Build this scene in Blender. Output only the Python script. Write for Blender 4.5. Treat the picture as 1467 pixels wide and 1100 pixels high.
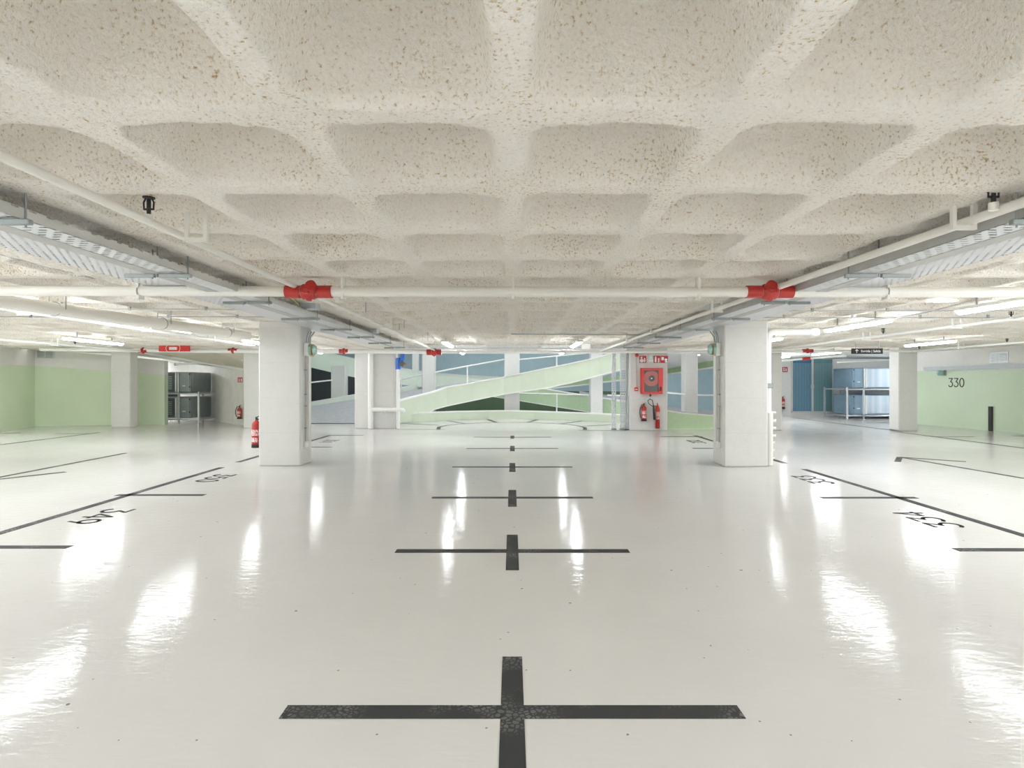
import bpy, math, random
import numpy as np
from mathutils import Vector
random.seed(4); rng = np.random.default_rng(7)
sc = bpy.context.scene
for o in list(bpy.data.objects): bpy.data.objects.remove(o)
# ---------------------------------------------------------------- camera, world, exposure
FPX, H, HY, CX = 835.0, 1.4, 549.0, 733.5
cd = bpy.data.cameras.new('camera'); cam = bpy.data.objects.new('camera', cd); sc.collection.objects.link(cam)
cd.sensor_width = 36; cd.lens = FPX/1467*36; cam.location = (0, 0, H); cam.rotation_euler = (math.pi/2, 0, 0)
cd.shift_y = -1/1467; cd.clip_end = 200; cd.clip_start = .05
sc.camera = cam
wd = bpy.data.worlds.new('world'); sc.world = wd; wd.use_nodes = True
wd.node_tree.nodes['Background'].inputs[0].default_value = (.95, .97, 1, 1)
wd.node_tree.nodes['Background'].inputs[1].default_value = 1.0
sc.view_settings.view_transform = 'Standard'; sc.view_settings.look = 'None'
sc.view_settings.gamma = 1; sc.view_settings.use_curve_mapping = False
sc.view_settings.exposure = 2.75
TUBE = 9.5          # emission of the fluorescent diffusers in view
TUBE_NEAR = 16.5     # fixtures outside the frame, stronger than the visible ones, some added as fill
TUBE_RAMP = 9.5      # unseen fill tubes added above the ramp
sc.cycles.use_denoising = True; sc.cycles.max_bounces = 12; sc.cycles.diffuse_bounces = 8
sc.cycles.transparent_max_bounces = 16; sc.cycles.sample_clamp_indirect = 6
CZ = 1.05            # rib underside above the eye
ZC = H+CZ
def F(px, py):       # a point of the photograph lying on the floor
    Y = FPX*H/(py-HY); return ((px-CX)/FPX*Y, Y)
def W(px, py, Y):    # a point of the photograph at a known distance
    return ((px-CX)/FPX*Y, Y, H-(py-HY)/FPX*Y)
# ---------------------------------------------------------------- materials
def new_mat(name):
    m = bpy.data.materials.new(name); m.use_nodes = True
    return m, m.node_tree.nodes, m.node_tree.links, m.node_tree.nodes['Principled BSDF']
def mat(name, col, rough=.5, metal=0, noise=.04, scale=8, bump=0, bscale=60, coat=0, spec=.5):
    m, N, L, b = new_mat(name)
    b.inputs['Roughness'].default_value = rough; b.inputs['Metallic'].default_value = metal
    b.inputs['Coat Weight'].default_value = coat; b.inputs['Specular IOR Level'].default_value = spec
    tc = N.new('ShaderNodeTexCoord')
    n = N.new('ShaderNodeTexNoise'); n.inputs['Scale'].default_value = scale; n.inputs['Detail'].default_value = 4
    L.new(tc.outputs['Object'], n.inputs['Vector'])
    r = N.new('ShaderNodeValToRGB')
    r.color_ramp.elements[0].position = .3; r.color_ramp.elements[1].position = .7
    r.color_ramp.elements[0].color = tuple(max(0, c*(1-noise)) for c in col)+(1,)
    r.color_ramp.elements[1].color = tuple(min(1, c*(1+noise)) for c in col)+(1,)
    L.new(n.outputs['Fac'], r.inputs['Fac']); L.new(r.outputs['Color'], b.inputs['Base Color'])
    if bump:
        n2 = N.new('ShaderNodeTexNoise'); n2.inputs['Scale'].default_value = bscale; n2.inputs['Detail'].default_value = 3
        L.new(tc.outputs['Object'], n2.inputs['Vector'])
        bp = N.new('ShaderNodeBump'); bp.inputs['Strength'].default_value = bump; bp.inputs['Distance'].default_value = .02
        L.new(n2.outputs['Fac'], bp.inputs['Height']); L.new(bp.outputs['Normal'], b.inputs['Normal'])
    return m
def math_node(N, L, op, a, b=None):
    n = N.new('ShaderNodeMath'); n.operation = op
    for i, v in enumerate((a, b)):
        if v is None: continue
        if isinstance(v, (int, float)): n.inputs[i].default_value = v
        else: L.new(v, n.inputs[i])
    return n.outputs[0]
M = {}
M['column'] = mat('white_painted_concrete', (.71, .70, .68), .45, noise=.02, bump=.12, bscale=40)
def column_mat():
    m = mat('cast_column_paint', (.67, .662, .645), .45, noise=.02, bump=.12, bscale=40); N, L = m.node_tree.nodes, m.node_tree.links; b = N['Principled BSDF']
    src = b.inputs['Base Color'].links[0].from_socket; tc = N.new('ShaderNodeTexCoord'); s_ = N.new('ShaderNodeSeparateXYZ'); L.new(tc.outputs['Object'], s_.inputs[0])
    seam = math_node(N, L, 'LESS_THAN', math_node(N, L, 'FRACT', math_node(N, L, 'DIVIDE', math_node(N, L, 'ADD', s_.outputs[2], .03), .59)), .012)
    v = N.new('ShaderNodeTexVoronoi'); v.inputs['Scale'].default_value = 5.5; L.new(tc.outputs['Object'], v.inputs['Vector'])
    pit = math_node(N, L, 'LESS_THAN', v.outputs['Distance'], .035)
    f = math_node(N, L, 'MAXIMUM', math_node(N, L, 'MULTIPLY', seam, .16), math_node(N, L, 'MULTIPLY', pit, .6))
    mx = N.new('ShaderNodeMixRGB'); L.new(f, mx.inputs['Fac']); L.new(src, mx.inputs[1]); mx.inputs[2].default_value = (.30, .27, .23, 1); L.new(mx.outputs[0], b.inputs['Base Color'])
    return m
M['column'] = column_mat()
M['white'] = mat('white_wall_paint', (.80, .79, .77), .55, noise=.02, bump=.05)
M['alcove'] = mat('grey_cement_render', (.72, .71, .67), .7, noise=.06, scale=3, bump=.1)
M['pale_green'] = mat('pale_green_paint', (.61, .67, .54), .45, noise=.02, scale=3)
M['mint'] = mat('mint_paint', (.74, .82, .72), .5, noise=.02, scale=3)
M['mid_green'] = mat('mid_green_paint', (.36, .49, .29), .5, noise=.03, scale=3)
M['deep_green'] = mat('deep_green_paint', (.075, .125, .065), .6, noise=.05, scale=3)
M['teal'] = mat('grey_blue_paint', (.39, .52, .56), .55, noise=.04, scale=2)
M['asphalt'] = mat('grey_ramp_concrete', (.40, .40, .42), .6, noise=.12, scale=6, bump=.3, bscale=30)
M['dark'] = mat('wall_darkened_as_shade', (.05, .055, .06), .7)  # near-black colour stands in for the unlit level behind the ramp
M['pipe'] = mat('cream_painted_pipe', (.80, .78, .73), .32, noise=.01)
M['pipe_white'] = mat('white_pipe', (.86, .86, .84), .3, noise=.01)
M['red'] = mat('red_enamel', (.47, .03, .025), .32, noise=.08)
M['red_bright'] = mat('red_panel', (.66, .035, .03), .35, noise=.02)  # brighter red paint for panels and cabinet
M['signred'] = mat('red_sign_plate', (.48, .02, .03), .45, noise=.02)
M['black'] = mat('black_rubber', (.02, .02, .022), .5)
M['steel'] = mat('galvanised_steel', (.62, .64, .66), .38, .7, noise=.1, scale=20)
M['rail'] = mat('grey_tray_rail', (.50, .50, .49), .5, .2, noise=.05)
M['strut'] = mat('dull_zinc_channel', (.34, .37, .37), .45, .6)
M['ahu_grey'] = mat('grey_sheet_metal', (.33, .37, .38), .35, .4, noise=.1, scale=3)
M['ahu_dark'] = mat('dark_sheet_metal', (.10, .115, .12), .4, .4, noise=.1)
M['ahu_blue'] = mat('blue_grey_sheet_metal', (.27, .39, .49), .35, .35, noise=.12, scale=2)
M['blue'] = mat('blue_plastic', (.03, .16, .66), .35)
M['signgrey'] = mat('dark_grey_sign', (.05, .05, .05), .8, spec=.1)
M['signwhite'] = mat('white_lettering', (.85, .85, .84), .5)
M['ink'] = mat('black_lettering', (.03, .03, .032), .5)
M['gbar'] = mat('pale_grille_wire', (.34, .50, .56), .4)
M['brown'] = mat('dark_wood_cap', (.16, .12, .10), .5)
M['aqua'] = mat('aqua_lens', (.36, .62, .56), .15, noise=.15, scale=30, coat=.6)
M['duct'] = mat('blue_grey_duct', (.55, .58, .62), .5)
M['yellow'] = mat('yellow_green_cable', (.5, .45, .05), .5)
M['gold'] = mat('aged_brass', (.4, .32, .15), .4, .6)
def glass_mat():
    m, N, L, b = new_mat('cabinet_glass')
    b.inputs['Base Color'].default_value = (1, .96, .96, 1); b.inputs['Roughness'].default_value = .05
    b.inputs['Alpha'].default_value = .08
    return m
M['glass'] = glass_mat()
def lamp_mat(e):
    m, N, L, b = new_mat('lit_diffuser')
    b.inputs['Base Color'].default_value = (.9, .9, .9, 1)
    b.inputs['Emission Color'].default_value = (.91, .96, 1, 1); b.inputs['Emission Strength'].default_value = e
    return m
def floor_mat():
    m, N, L, b = new_mat('glossy_white_epoxy')
    tc = N.new('ShaderNodeTexCoord')
    n = N.new('ShaderNodeTexNoise'); n.inputs['Scale'].default_value = .9; n.inputs['Detail'].default_value = 5
    L.new(tc.outputs['Object'], n.inputs['Vector'])
    r = N.new('ShaderNodeValToRGB'); r.color_ramp.elements[0].position = .3; r.color_ramp.elements[1].position = .7
    r.color_ramp.elements[0].color = (.655, .642, .622, 1); r.color_ramp.elements[1].color = (.69, .677, .657, 1)
    L.new(n.outputs['Fac'], r.inputs['Fac'])
    # rare dark specks
    v = N.new('ShaderNodeTexNoise'); v.inputs['Scale'].default_value = 23; v.inputs['Detail'].default_value = 0
    L.new(tc.outputs['Object'], v.inputs['Vector'])
    t = math_node(N, L, 'GREATER_THAN', v.outputs['Fac'], .87)
    mx = N.new('ShaderNodeMixRGB'); L.new(t, mx.inputs['Fac']); L.new(r.outputs['Color'], mx.inputs[1]); mx.inputs[2].default_value = (.25, .24, .22, 1)
    L.new(mx.outputs[0], b.inputs['Base Color'])
    n3 = N.new('ShaderNodeTexNoise'); n3.inputs['Scale'].default_value = 1.6; n3.inputs['Detail'].default_value = 5
    L.new(tc.outputs['Object'], n3.inputs['Vector'])
    mr = N.new('ShaderNodeMapRange'); mr.inputs['From Min'].default_value = .3; mr.inputs['From Max'].default_value = .7
    mr.inputs['To Min'].default_value = .035; mr.inputs['To Max'].default_value = .09
    L.new(n3.outputs['Fac'], mr.inputs['Value']); L.new(mr.outputs[0], b.inputs['Roughness'])
    mp = N.new('ShaderNodeMapping'); mp.inputs['Scale'].default_value = (1, 2.2, 1); mp.inputs['Rotation'].default_value = (0, 0, .35)
    L.new(tc.outputs['Object'], mp.inputs['Vector'])
    n2 = N.new('ShaderNodeTexNoise'); n2.inputs['Scale'].default_value = 6.5; n2.inputs['Detail'].default_value = 6; n2.inputs['Distortion'].default_value = .6
    L.new(mp.outputs[0], n2.inputs['Vector'])
    m2 = N.new('ShaderNodeMapping'); m2.inputs['Scale'].default_value = (9, 34, 1); m2.inputs['Rotation'].default_value = (0, 0, .5)
    L.new(tc.outputs['Object'], m2.inputs['Vector'])
    n4 = N.new('ShaderNodeTexNoise'); n4.inputs['Scale'].default_value = 1.0; n4.inputs['Detail'].default_value = 3; n4.inputs['Distortion'].default_value = .8
    L.new(m2.outputs[0], n4.inputs['Vector'])
    hh = math_node(N, L, 'ADD', n2.outputs['Fac'], math_node(N, L, 'MULTIPLY', n4.outputs['Fac'], .55))
    bp = N.new('ShaderNodeBump'); bp.inputs['Strength'].default_value = .1; bp.inputs['Distance'].default_value = .02
    L.new(hh, bp.inputs['Height']); L.new(bp.outputs['Normal'], b.inputs['Normal'])
    b.inputs['Specular IOR Level'].default_value = .06
    return m
M['floor'] = floor_mat()
def spray_mat():
    m, N, L, b = new_mat('sprayed_cream_insulation')
    b.inputs['Roughness'].default_value = .9; b.inputs['Specular IOR Level'].default_value = .1
    tc = N.new('ShaderNodeTexCoord')
    def noise(scale, detail, rough=.5):
        n = N.new('ShaderNodeTexNoise'); n.inputs['Scale'].default_value = scale; n.inputs['Detail'].default_value = detail; n.inputs['Roughness'].default_value = rough
        L.new(tc.outputs['Object'], n.inputs['Vector']); return n.outputs['Fac']
    a = noise(64, 4, .6); big = noise(1.7, 3)
    sh = math_node(N, L, 'ADD', a, math_node(N, L, 'MULTIPLY', math_node(N, L, 'SUBTRACT', big, .5), .28))
    r = N.new('ShaderNodeValToRGB'); E = r.color_ramp.elements
    E[0].position = .26; E[0].color = (.42, .31, .18, 1); E[1].position = .42; E[1].color = (.88, .835, .76, 1)
    e = E.new(.33); e.color = (.64, .52, .34, 1); e = E.new(.65); e.color = (.92, .89, .835, 1)
    L.new(sh, r.inputs['Fac']); L.new(r.outputs['Color'], b.inputs['Base Color'])
    h = math_node(N, L, 'ADD', math_node(N, L, 'MULTIPLY', a, 1.0), math_node(N, L, 'MULTIPLY', noise(22, 3), 1.2))
    bp = N.new('ShaderNodeBump'); bp.inputs['Strength'].default_value = .8; bp.inputs['Distance'].default_value = .022
    L.new(h, bp.inputs['Height']); L.new(bp.outputs['Normal'], b.inputs['Normal'])
    return m
M['spray'] = spray_mat()
M['soffit'] = mat('cream_plaster', (.72, .67, .58), .8, noise=.04, scale=3, bump=.3, bscale=50)
def stripe_mat():
    m, N, L, b = new_mat('black_marking_with_tyre_scuffs')
    tc = N.new('ShaderNodeTexCoord')
    n = N.new('ShaderNodeTexNoise'); n.inputs['Scale'].default_value = 2.6; n.inputs['Detail'].default_value = 2
    v = N.new('ShaderNodeTexVoronoi'); v.feature = 'DISTANCE_TO_EDGE'; v.inputs['Scale'].default_value = 42
    L.new(tc.outputs['Object'], n.inputs['Vector']); L.new(tc.outputs['Object'], v.inputs['Vector'])
    a = math_node(N, L, 'GREATER_THAN', v.outputs['Distance'], .12)
    c = N.new('ShaderNodeMapRange'); c.inputs['From Min'].default_value = .5; c.inputs['From Max'].default_value = .66
    L.new(n.outputs['Fac'], c.inputs['Value'])
    f = math_node(N, L, 'MULTIPLY', a, c.outputs[0]); f = math_node(N, L, 'MULTIPLY', f, .55)
    mx = N.new('ShaderNodeMixRGB'); L.new(f, mx.inputs['Fac'])
    mx.inputs[1].default_value = (.052, .052, .052, 1); mx.inputs[2].default_value = (.30, .30, .29, 1)
    L.new(mx.outputs[0], b.inputs['Base Color']); b.inputs['Roughness'].default_value = .6; b.inputs['Specular IOR Level'].default_value = .12
    return m
M['stripe'] = stripe_mat()
def perf_mat(name, px, py, wx, wy, col, axis=(0, 1)):   # sheet metal with punched slots
    m, N, L, b = new_mat(name)
    b.inputs['Base Color'].default_value = col+(1,); b.inputs['Metallic'].default_value = .35; b.inputs['Roughness'].default_value = .4
    tc = N.new('ShaderNodeTexCoord'); s = N.new('ShaderNodeSeparateXYZ'); L.new(tc.outputs['Object'], s.inputs[0])
    u, v = s.outputs[axis[0]], s.outputs[axis[1]]
    uu = math_node(N, L, 'DIVIDE', u, px); vv = math_node(N, L, 'DIVIDE', v, py)
    row = math_node(N, L, 'FLOOR', vv); odd = math_node(N, L, 'MODULO', math_node(N, L, 'ABSOLUTE', row), 2)
    uu = math_node(N, L, 'ADD', uu, math_node(N, L, 'MULTIPLY', odd, .5))
    fu = math_node(N, L, 'FRACT', uu); fv = math_node(N, L, 'FRACT', vv)
    hole = math_node(N, L, 'MULTIPLY', math_node(N, L, 'LESS_THAN', fu, wx), math_node(N, L, 'LESS_THAN', fv, wy))
    L.new(math_node(N, L, 'SUBTRACT', 1, hole), b.inputs['Alpha'])
    return m
M['perf'] = perf_mat('slotted_tray_sheet', .095, .055, .62, .36, (.80, .82, .84))
M['perf_fine'] = perf_mat('fine_punched_sheet', .06, .05, .45, .45, (.78, .79, .82))
M['perf_v'] = perf_mat('slotted_upright_sheet', .06, .07, .5, .5, (.66, .68, .72), (0, 2))
M['perf_side'] = perf_mat('slotted_side_sheet', .12, .06, .45, .13, (.66, .67, .67), (1, 2))
def stripes_mat(name, a, b_, scale, axis='X', metal=.2, rough=.4):
    m, N, L, b = new_mat(name)
    tc = N.new('ShaderNodeTexCoord')
    w = N.new('ShaderNodeTexNoise'); w.noise_dimensions = '1D'; w.inputs['Scale'].default_value = scale; w.inputs['Detail'].default_value = 3
    s = N.new('ShaderNodeSeparateXYZ'); L.new(tc.outputs['Object'], s.inputs[0]); L.new(s.outputs[axis], w.inputs['W'])
    r = N.new('ShaderNodeValToRGB'); r.color_ramp.elements[0].position = .35; r.color_ramp.elements[1].position = .65
    r.color_ramp.elements[0].color = a+(1,); r.color_ramp.elements[1].color = b_+(1,)
    L.new(w.outputs['Fac'], r.inputs['Fac']); L.new(r.outputs['Color'], b.inputs['Base Color'])
    b.inputs['Metallic'].default_value = metal; b.inputs['Roughness'].default_value = rough
    return m
M['ahu_ribbed'] = stripes_mat('ribbed_pale_blue_panel', (.38, .49, .58), (.58, .63, .68), 4)
M['mesh_blue'] = stripes_mat('teal_blue_screen', (.03, .17, .33), (.05, .22, .38), 4, metal=0, rough=.35)
M['mesh_green'] = stripes_mat('green_tinted_screen', (.06, .22, .22), (.09, .26, .28), 3, metal=0, rough=.35)
# ---------------------------------------------------------------- mesh builder
class MB:
    def __init__(s): s.v = []; s.f = []; s.sm = []
    def add(s, vs, fs, smooth=False):
        n = len(s.v); s.v += [tuple(p) for p in vs]
        s.f += [tuple(i+n for i in f) for f in fs]; s.sm += [smooth]*len(fs); return s
    def box(s, x0, y0, z0, x1, y1, z1, b=0):
        x0, x1 = sorted((x0, x1)); y0, y1 = sorted((y0, y1)); z0, z1 = sorted((z0, z1))
        if b <= 0:
            v = [(x, y, z) for z in (z0, z1) for y in (y0, y1) for x in (x0, x1)]
            return s.add(v, [(0, 2, 3, 1), (4, 5, 7, 6), (0, 1, 5, 4), (2, 6, 7, 3), (0, 4, 6, 2), (1, 3, 7, 5)])
        b = min(b, (x1-x0)*.45, (y1-y0)*.45, (z1-z0)*.45)    # chamfered box
        v = []; idx = {}
        for i, (X, sx) in enumerate(((x0, 1), (x1, -1))):
            for j, (Y, sy) in enumerate(((y0, 1), (y1, -1))):
                for k, (Z, sz) in enumerate(((z0, 1), (z1, -1))):
                    for a in range(3):
                        p = [X+sx*b, Y+sy*b, Z+sz*b]; p[a] = (X, Y, Z)[a]
                        idx[i, j, k, a] = len(v); v.append(p)
        f = []
        for a in range(3):
            for t in (0, 1):
                q = []
                for (m, n) in ((0, 0), (1, 0), (1, 1), (0, 1)):
                    c = [0, 0, 0]; c[a] = t; c[(a+1) % 3] = m; c[(a+2) % 3] = n; q.append(idx[c[0], c[1], c[2], a])
                f.append(tuple(q if t else q[::-1]))
            c1, c2 = (a+1) % 3, (a+2) % 3
            for m in (0, 1):
                for n in (0, 1):
                    q = []
                    for t, ax in ((0, c1), (1, c1), (1, c2), (0, c2)):
                        c = [0, 0, 0]; c[a] = t; c[c1] = m; c[c2] = n; q.append(idx[c[0], c[1], c[2], ax])
                    f.append(tuple(q))
        for i in (0, 1):
            for j in (0, 1):
                for k in (0, 1): f.append(tuple(idx[i, j, k, a] for a in range(3)))
        return s.add(v, f)
    def tube(s, pts, r, n=14, caps=True):
        P = [Vector(p) for p in pts]; rings = []
        rs = r if isinstance(r, (list, tuple)) else [r]*len(P)
        for i, p in enumerate(P):
            d = (P[min(i+1, len(P)-1)]-P[max(i-1, 0)]).normalized()
            if i == 0: u = d.orthogonal().normalized()
            else: u = (u-d*u.dot(d)).normalized()
            w = d.cross(u)
            rings.append([p+(u*math.cos(2*math.pi*k/n)+w*math.sin(2*math.pi*k/n))*rs[i] for k in range(n)])
        v = [q for R in rings for q in R]
        f = [(i*n+k, i*n+(k+1) % n, (i+1)*n+(k+1) % n, (i+1)*n+k) for i in range(len(P)-1) for k in range(n)]
        s.add(v, f, True)
        if caps:
            s.add(rings[0], [tuple(range(n))[::-1]]); s.add(rings[-1], [tuple(range(n))])
        return s
    def lathe(s, x, y, prof, n=20):     # vertical axis, prof = [(r, z)]
        v = [(x+r*math.cos(2*math.pi*k/n), y+r*math.sin(2*math.pi*k/n), z) for r, z in prof for k in range(n)]
        f = [(i*n+k, i*n+(k+1) % n, (i+1)*n+(k+1) % n, (i+1)*n+k) for i in range(len(prof)-1) for k in range(n)]
        return s.add(v, f, True)
    def disc_y(s, x, y, z, r, t, n=28, r0=0):   # disc or ring facing the viewer (axis along Y)
        v = []; f = []
        for yy in (y-t/2, y+t/2):
            for rr in ((r0, r) if r0 else (r,)):
                v += [(x+rr*math.cos(2*math.pi*k/n), yy, z+rr*math.sin(2*math.pi*k/n)) for k in range(n)]
        if r0:
            for k in range(n):
                j = (k+1) % n
                f += [(k, j, n+j, n+k), (2*n+k, 3*n+k, 3*n+j, 2*n+j), (n+k, n+j, 3*n+j, 3*n+k), (k, 2*n+k, 2*n+j, j)]
        else:
            f = [tuple(range(n)), tuple(range(n, 2*n))[::-1]]+[(k, n+k, n+(k+1) % n, (k+1) % n) for k in range(n)]
        return s.add(v, f)
    def prism(s, poly, z0, z1):          # poly in plan
        n = len(poly); v = [(x, y, z0) for x, y in poly]+[(x, y, z1) for x, y in poly]
        return s.add(v, [tuple(range(n))[::-1], tuple(range(n, 2*n))]+[(i, (i+1) % n, n+(i+1) % n, n+i) for i in range(n)])
    def wall(s, pts, t=.2):              # pts = [(x, y, zb, zt)], thickness away from the viewer
        n = len(pts); v = []
        for i, (x, y, a, b) in enumerate(pts):
            p, q = pts[max(i-1, 0)], pts[min(i+1, n-1)]
            dx, dy = q[0]-p[0], q[1]-p[1]; l = math.hypot(dx, dy) or 1
            nx, ny = -dy/l*t, dx/l*t
            if nx*x+ny*y < 0: nx, ny = -nx, -ny
            v += [(x, y, a), (x, y, b), (x+nx, y+ny, b), (x+nx, y+ny, a)]
        f = [(i*4+k, i*4+(k+1) % 4, i*4+4+(k+1) % 4, i*4+4+k) for i in range(n-1) for k in range(4)]
        return s.add(v, f+[(3, 2, 1, 0), (n*4-4, n*4-3, n*4-2, n*4-1)])
    def strip(s, A, B, t=.06):           # sloping slab between two 3D polylines
        n = len(A); v = [tuple(p) for p in A]+[tuple(p) for p in B]
        v += [(x, y, z-t) for x, y, z in v]
        f = []
        for i in range(n-1):
            f += [(i, i+1, n+i+1, n+i), (2*n+i, 3*n+i, 3*n+i+1, 2*n+i+1), (i, 2*n+i, 2*n+i+1, i+1), (n+i, n+i+1, 3*n+i+1, 3*n+i)]
        return s.add(v, f+[(0, n, 3*n, 2*n), (n-1, 3*n-1, 4*n-1, 2*n-1)])
OFF = {}
def link(o, parent=None, off=(0, 0, 0)):
    sc.collection.objects.link(o); OFF[o.name] = Vector(off)
    if parent is not None: o.parent = parent
    return o
def obj(name, mb, m, parent=None, kind=None, label=None):
    off = OFF[parent.name] if parent is not None else Vector((0, 0, 0))
    me = bpy.data.meshes.new(name)
    me.from_pydata([tuple(Vector(p)-off) for p in mb.v], [], mb.f)
    me.polygons.foreach_set('use_smooth', mb.sm); me.update()
    import bmesh as bmm
    b = bmm.new(); b.from_mesh(me); bmm.ops.recalc_face_normals(b, faces=b.faces); b.to_mesh(me); b.free()
    me.materials.append(M[m] if isinstance(m, str) else m)
    o = link(bpy.data.objects.new(name, me), parent, off)
    if kind: o['kind'] = kind
    if label: o['label'] = label
    return o
def thing(name, label, cat, loc=(0, 0, 0), group=None):
    o = bpy.data.objects.new(name, None); o.location = loc; link(o, None, loc); o.empty_display_size = .1
    o['label'] = label; o['category'] = cat
    if group: o['group'] = group
    return o
def tag(o, label, cat, group=None):
    o['label'] = label; o['category'] = cat
    if group: o['group'] = group
    return o
# ---------------------------------------------------------------- strokes for painted numbers
def arc(cx, cy, rx, ry, a0, a1, n=12):
    return [(cx+rx*math.cos(math.radians(a0+(a1-a0)*i/n)), cy+ry*math.sin(math.radians(a0+(a1-a0)*i/n))) for i in range(n+1)]
GL = {'0': [arc(.3, .5, .3, .5, 0, 360, 24)],
      '3': [[(.03, 1), (.57, 1), (.27, .6)]+arc(.27, .3, .31, .3, 85, -150, 14)],
      '4': [[(.45, 0), (.45, 1), (0, .27), (.62, .27)]],
      '9': [arc(.3, .68, .29, .31, 0, 360, 20), [(.59, .66), (.3, 0)]],
      '5': [[(.55, 1), (.12, 1), (.08, .58)]+arc(.27, .33, .31, .33, 100, -140, 14)],
      '1': [[(.1, .8), (.33, 1), (.33, 0)]],
      '2': [arc(.3, .7, .28, .3, 165, -30, 12)+[(.02, 0), (.6, 0)]]}
def digits(mb, text, origin, ux, uy, un, h, stroke, adv=.82, t=.002):
    O, ux, uy, un = Vector(origin), Vector(ux), Vector(uy), Vector(un)
    tw = (len(text)-1)*adv+.6
    for k, ch in enumerate(text):
        for pl in GL[ch]:
            for a, b in zip(pl, pl[1:]):
                A = Vector(((a[0]+k*adv-tw/2)*h, (a[1]-.5)*h)); B = Vector(((b[0]+k*adv-tw/2)*h, (b[1]-.5)*h))
                d = (B-A).normalized(); nn = Vector((-d.y, d.x))*stroke/2; A = A-d*stroke*.3; B = B+d*stroke*.3
                q = [O+ux*p.x+uy*p.y for p in (A-nn, B-nn, B+nn, A+nn)]
                mb.add([p+un*.0005 for p in q]+[p+un*t for p in q], [(0, 1, 2, 3), (4, 5, 6, 7), (0, 1, 5, 4), (1, 2, 6, 5), (2, 3, 7, 6), (3, 0, 4, 7)])
    return mb
def words(name, text, size, loc, parent, m):
    c = bpy.data.curves.new(name, 'FONT'); c.body = text; c.size = size; c.extrude = .001; c.align_x = 'CENTER'; c.align_y = 'CENTER'
    t = bpy.data.objects.new(name, c); sc.collection.objects.link(t); bpy.context.view_layer.update()
    me = bpy.data.meshes.new_from_object(t.evaluated_get(bpy.context.evaluated_depsgraph_get()))
    bpy.data.objects.remove(t); me.materials.clear(); me.materials.append(M[m])
    for v in me.vertices: x, y, z = v.co; v.co = (x, -z, y)
    o = bpy.data.objects.new(name, me); off = OFF[parent.name]; link(o, parent, Vector(loc)); o.location = Vector(loc)-off
    return o
# ================================================================ SETTING
YE = 20.7
arcp = [F(905, 606.5), F(890, 606), F(860, 604.3), F(830, 603), F(800, 602), F(765, 600.8), F(733, 600.2), F(700, 600.6), F(660, 602), F(630, 603.2), F(600, 604.8), F(573, 606)]
outline = [(-20, -8), (20, -8), (20, 28), (12.5, 28), (7.95, 17.9), (4.4, 17.9), (4.3, 20.2)]+arcp+[(-4.75, 20.2), (-8.6, 20.2), (-8.6, 28), (-20, 28)]
fl = obj('floor', MB().prism(outline, -.3, 0), 'floor', kind='structure')
obj('trim_1', MB().box(-13.6, 20, -2.9, 13.8, 34, -2.7), 'asphalt', kind='structure')      # floor of the level below
# sprayed waffle ceiling as one height field
def axis(segs):
    out = []
    for a, b, st in segs: out.append(np.arange(a, b, st))
    out.append([segs[-1][1]]); return np.concatenate(out)
xs = axis([(-16.5, -4.2, .06), (-4.2, 4.2, .018), (4.2, 16.5, .06)])
ys = axis([(-7.5, .9, .12), (.9, 5.0, .018), (5.0, 9, .027), (9, 13, .04), (13, 18.4, .06)])
Xg, Yg = np.meshgrid(xs, ys, indexing='ij')
PIT = .87
def prof(d, w0=.082, w1=.425):
    t = np.clip((d-w0)/(w1-w0), 0, 1); return (1-(1-t)**2.5)
def ribx(X):
    c = np.array([-19.2+.87*i for i in range(20)]+[-2.60, -1.715, -.862, 0, .875, 1.76, 2.62]+[2.62+.87*i for i in range(1, 20)])
    return np.min(np.abs(X[:, None]-c[None, :]), axis=1)
dx = ribx(xs); dyy = np.abs((ys-2.30+PIT/2) % PIT-PIT/2)
def vnoise(X, Y, s, seed):
    r = np.random.default_rng(seed); n = 257; g = r.random((n, n)); x = X/s; y = Y/s
    xi = np.floor(x).astype(int); yi = np.floor(y).astype(int); fx = x-xi; fy = y-yi
    fx = fx*fx*(3-2*fx); fy = fy*fy*(3-2*fy); a = xi % n; b = yi % n; a1 = (xi+1) % n; b1 = (yi+1) % n
    return g[a, b]*(1-fx)*(1-fy)+g[a1, b]*fx*(1-fy)+g[a, b1]*(1-fx)*fy+g[a1, b1]*fx*fy
wob = (vnoise(Xg, Yg, .17, 1)-.5)*.012
Dx = dx[:, None]+wob; Dy = dyy[None, :]+(vnoise(Xg, Yg, .15, 2)-.5)*.012
U = np.clip((PIT/2-Dx)/(PIT/2-.072), 0, 2); V = np.clip((PIT/2-Dy)/(PIT/2-.072), 0, 2)
E_ = np.clip((1-(U**6+V**6)**(1/6))*(PIT/2-.072)/.17, 0, 1)      # rounded square pans
Hh = 1-(1-E_)**1.7
# a beam strip along the two column lines
strip = (np.abs(np.abs(Xg)-3.95) < .30)
Hh = np.where(strip, Hh*.0, Hh)
body = .42*Hh+(vnoise(Xg, Yg, .075, 3)-.5)*.009+(vnoise(Xg, Yg, .037, 4)-.5)*.011*(np.abs(Xg) < 4.3)+(vnoise(Xg, Yg, .35, 5)-.5)*.012
Z = ZC+body
nx, ny = Z.shape
co = np.stack([Xg, Yg, Z], -1).reshape(-1, 3)
ii = np.arange(nx-1)[:, None]*ny+np.arange(ny-1)[None, :]
quads = np.stack([ii, ii+1, ii+ny+1, ii+ny], -1).reshape(-1, 4)     # faces look down
me = bpy.data.meshes.new('ceiling'); nv, nq = len(co), len(quads)
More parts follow.
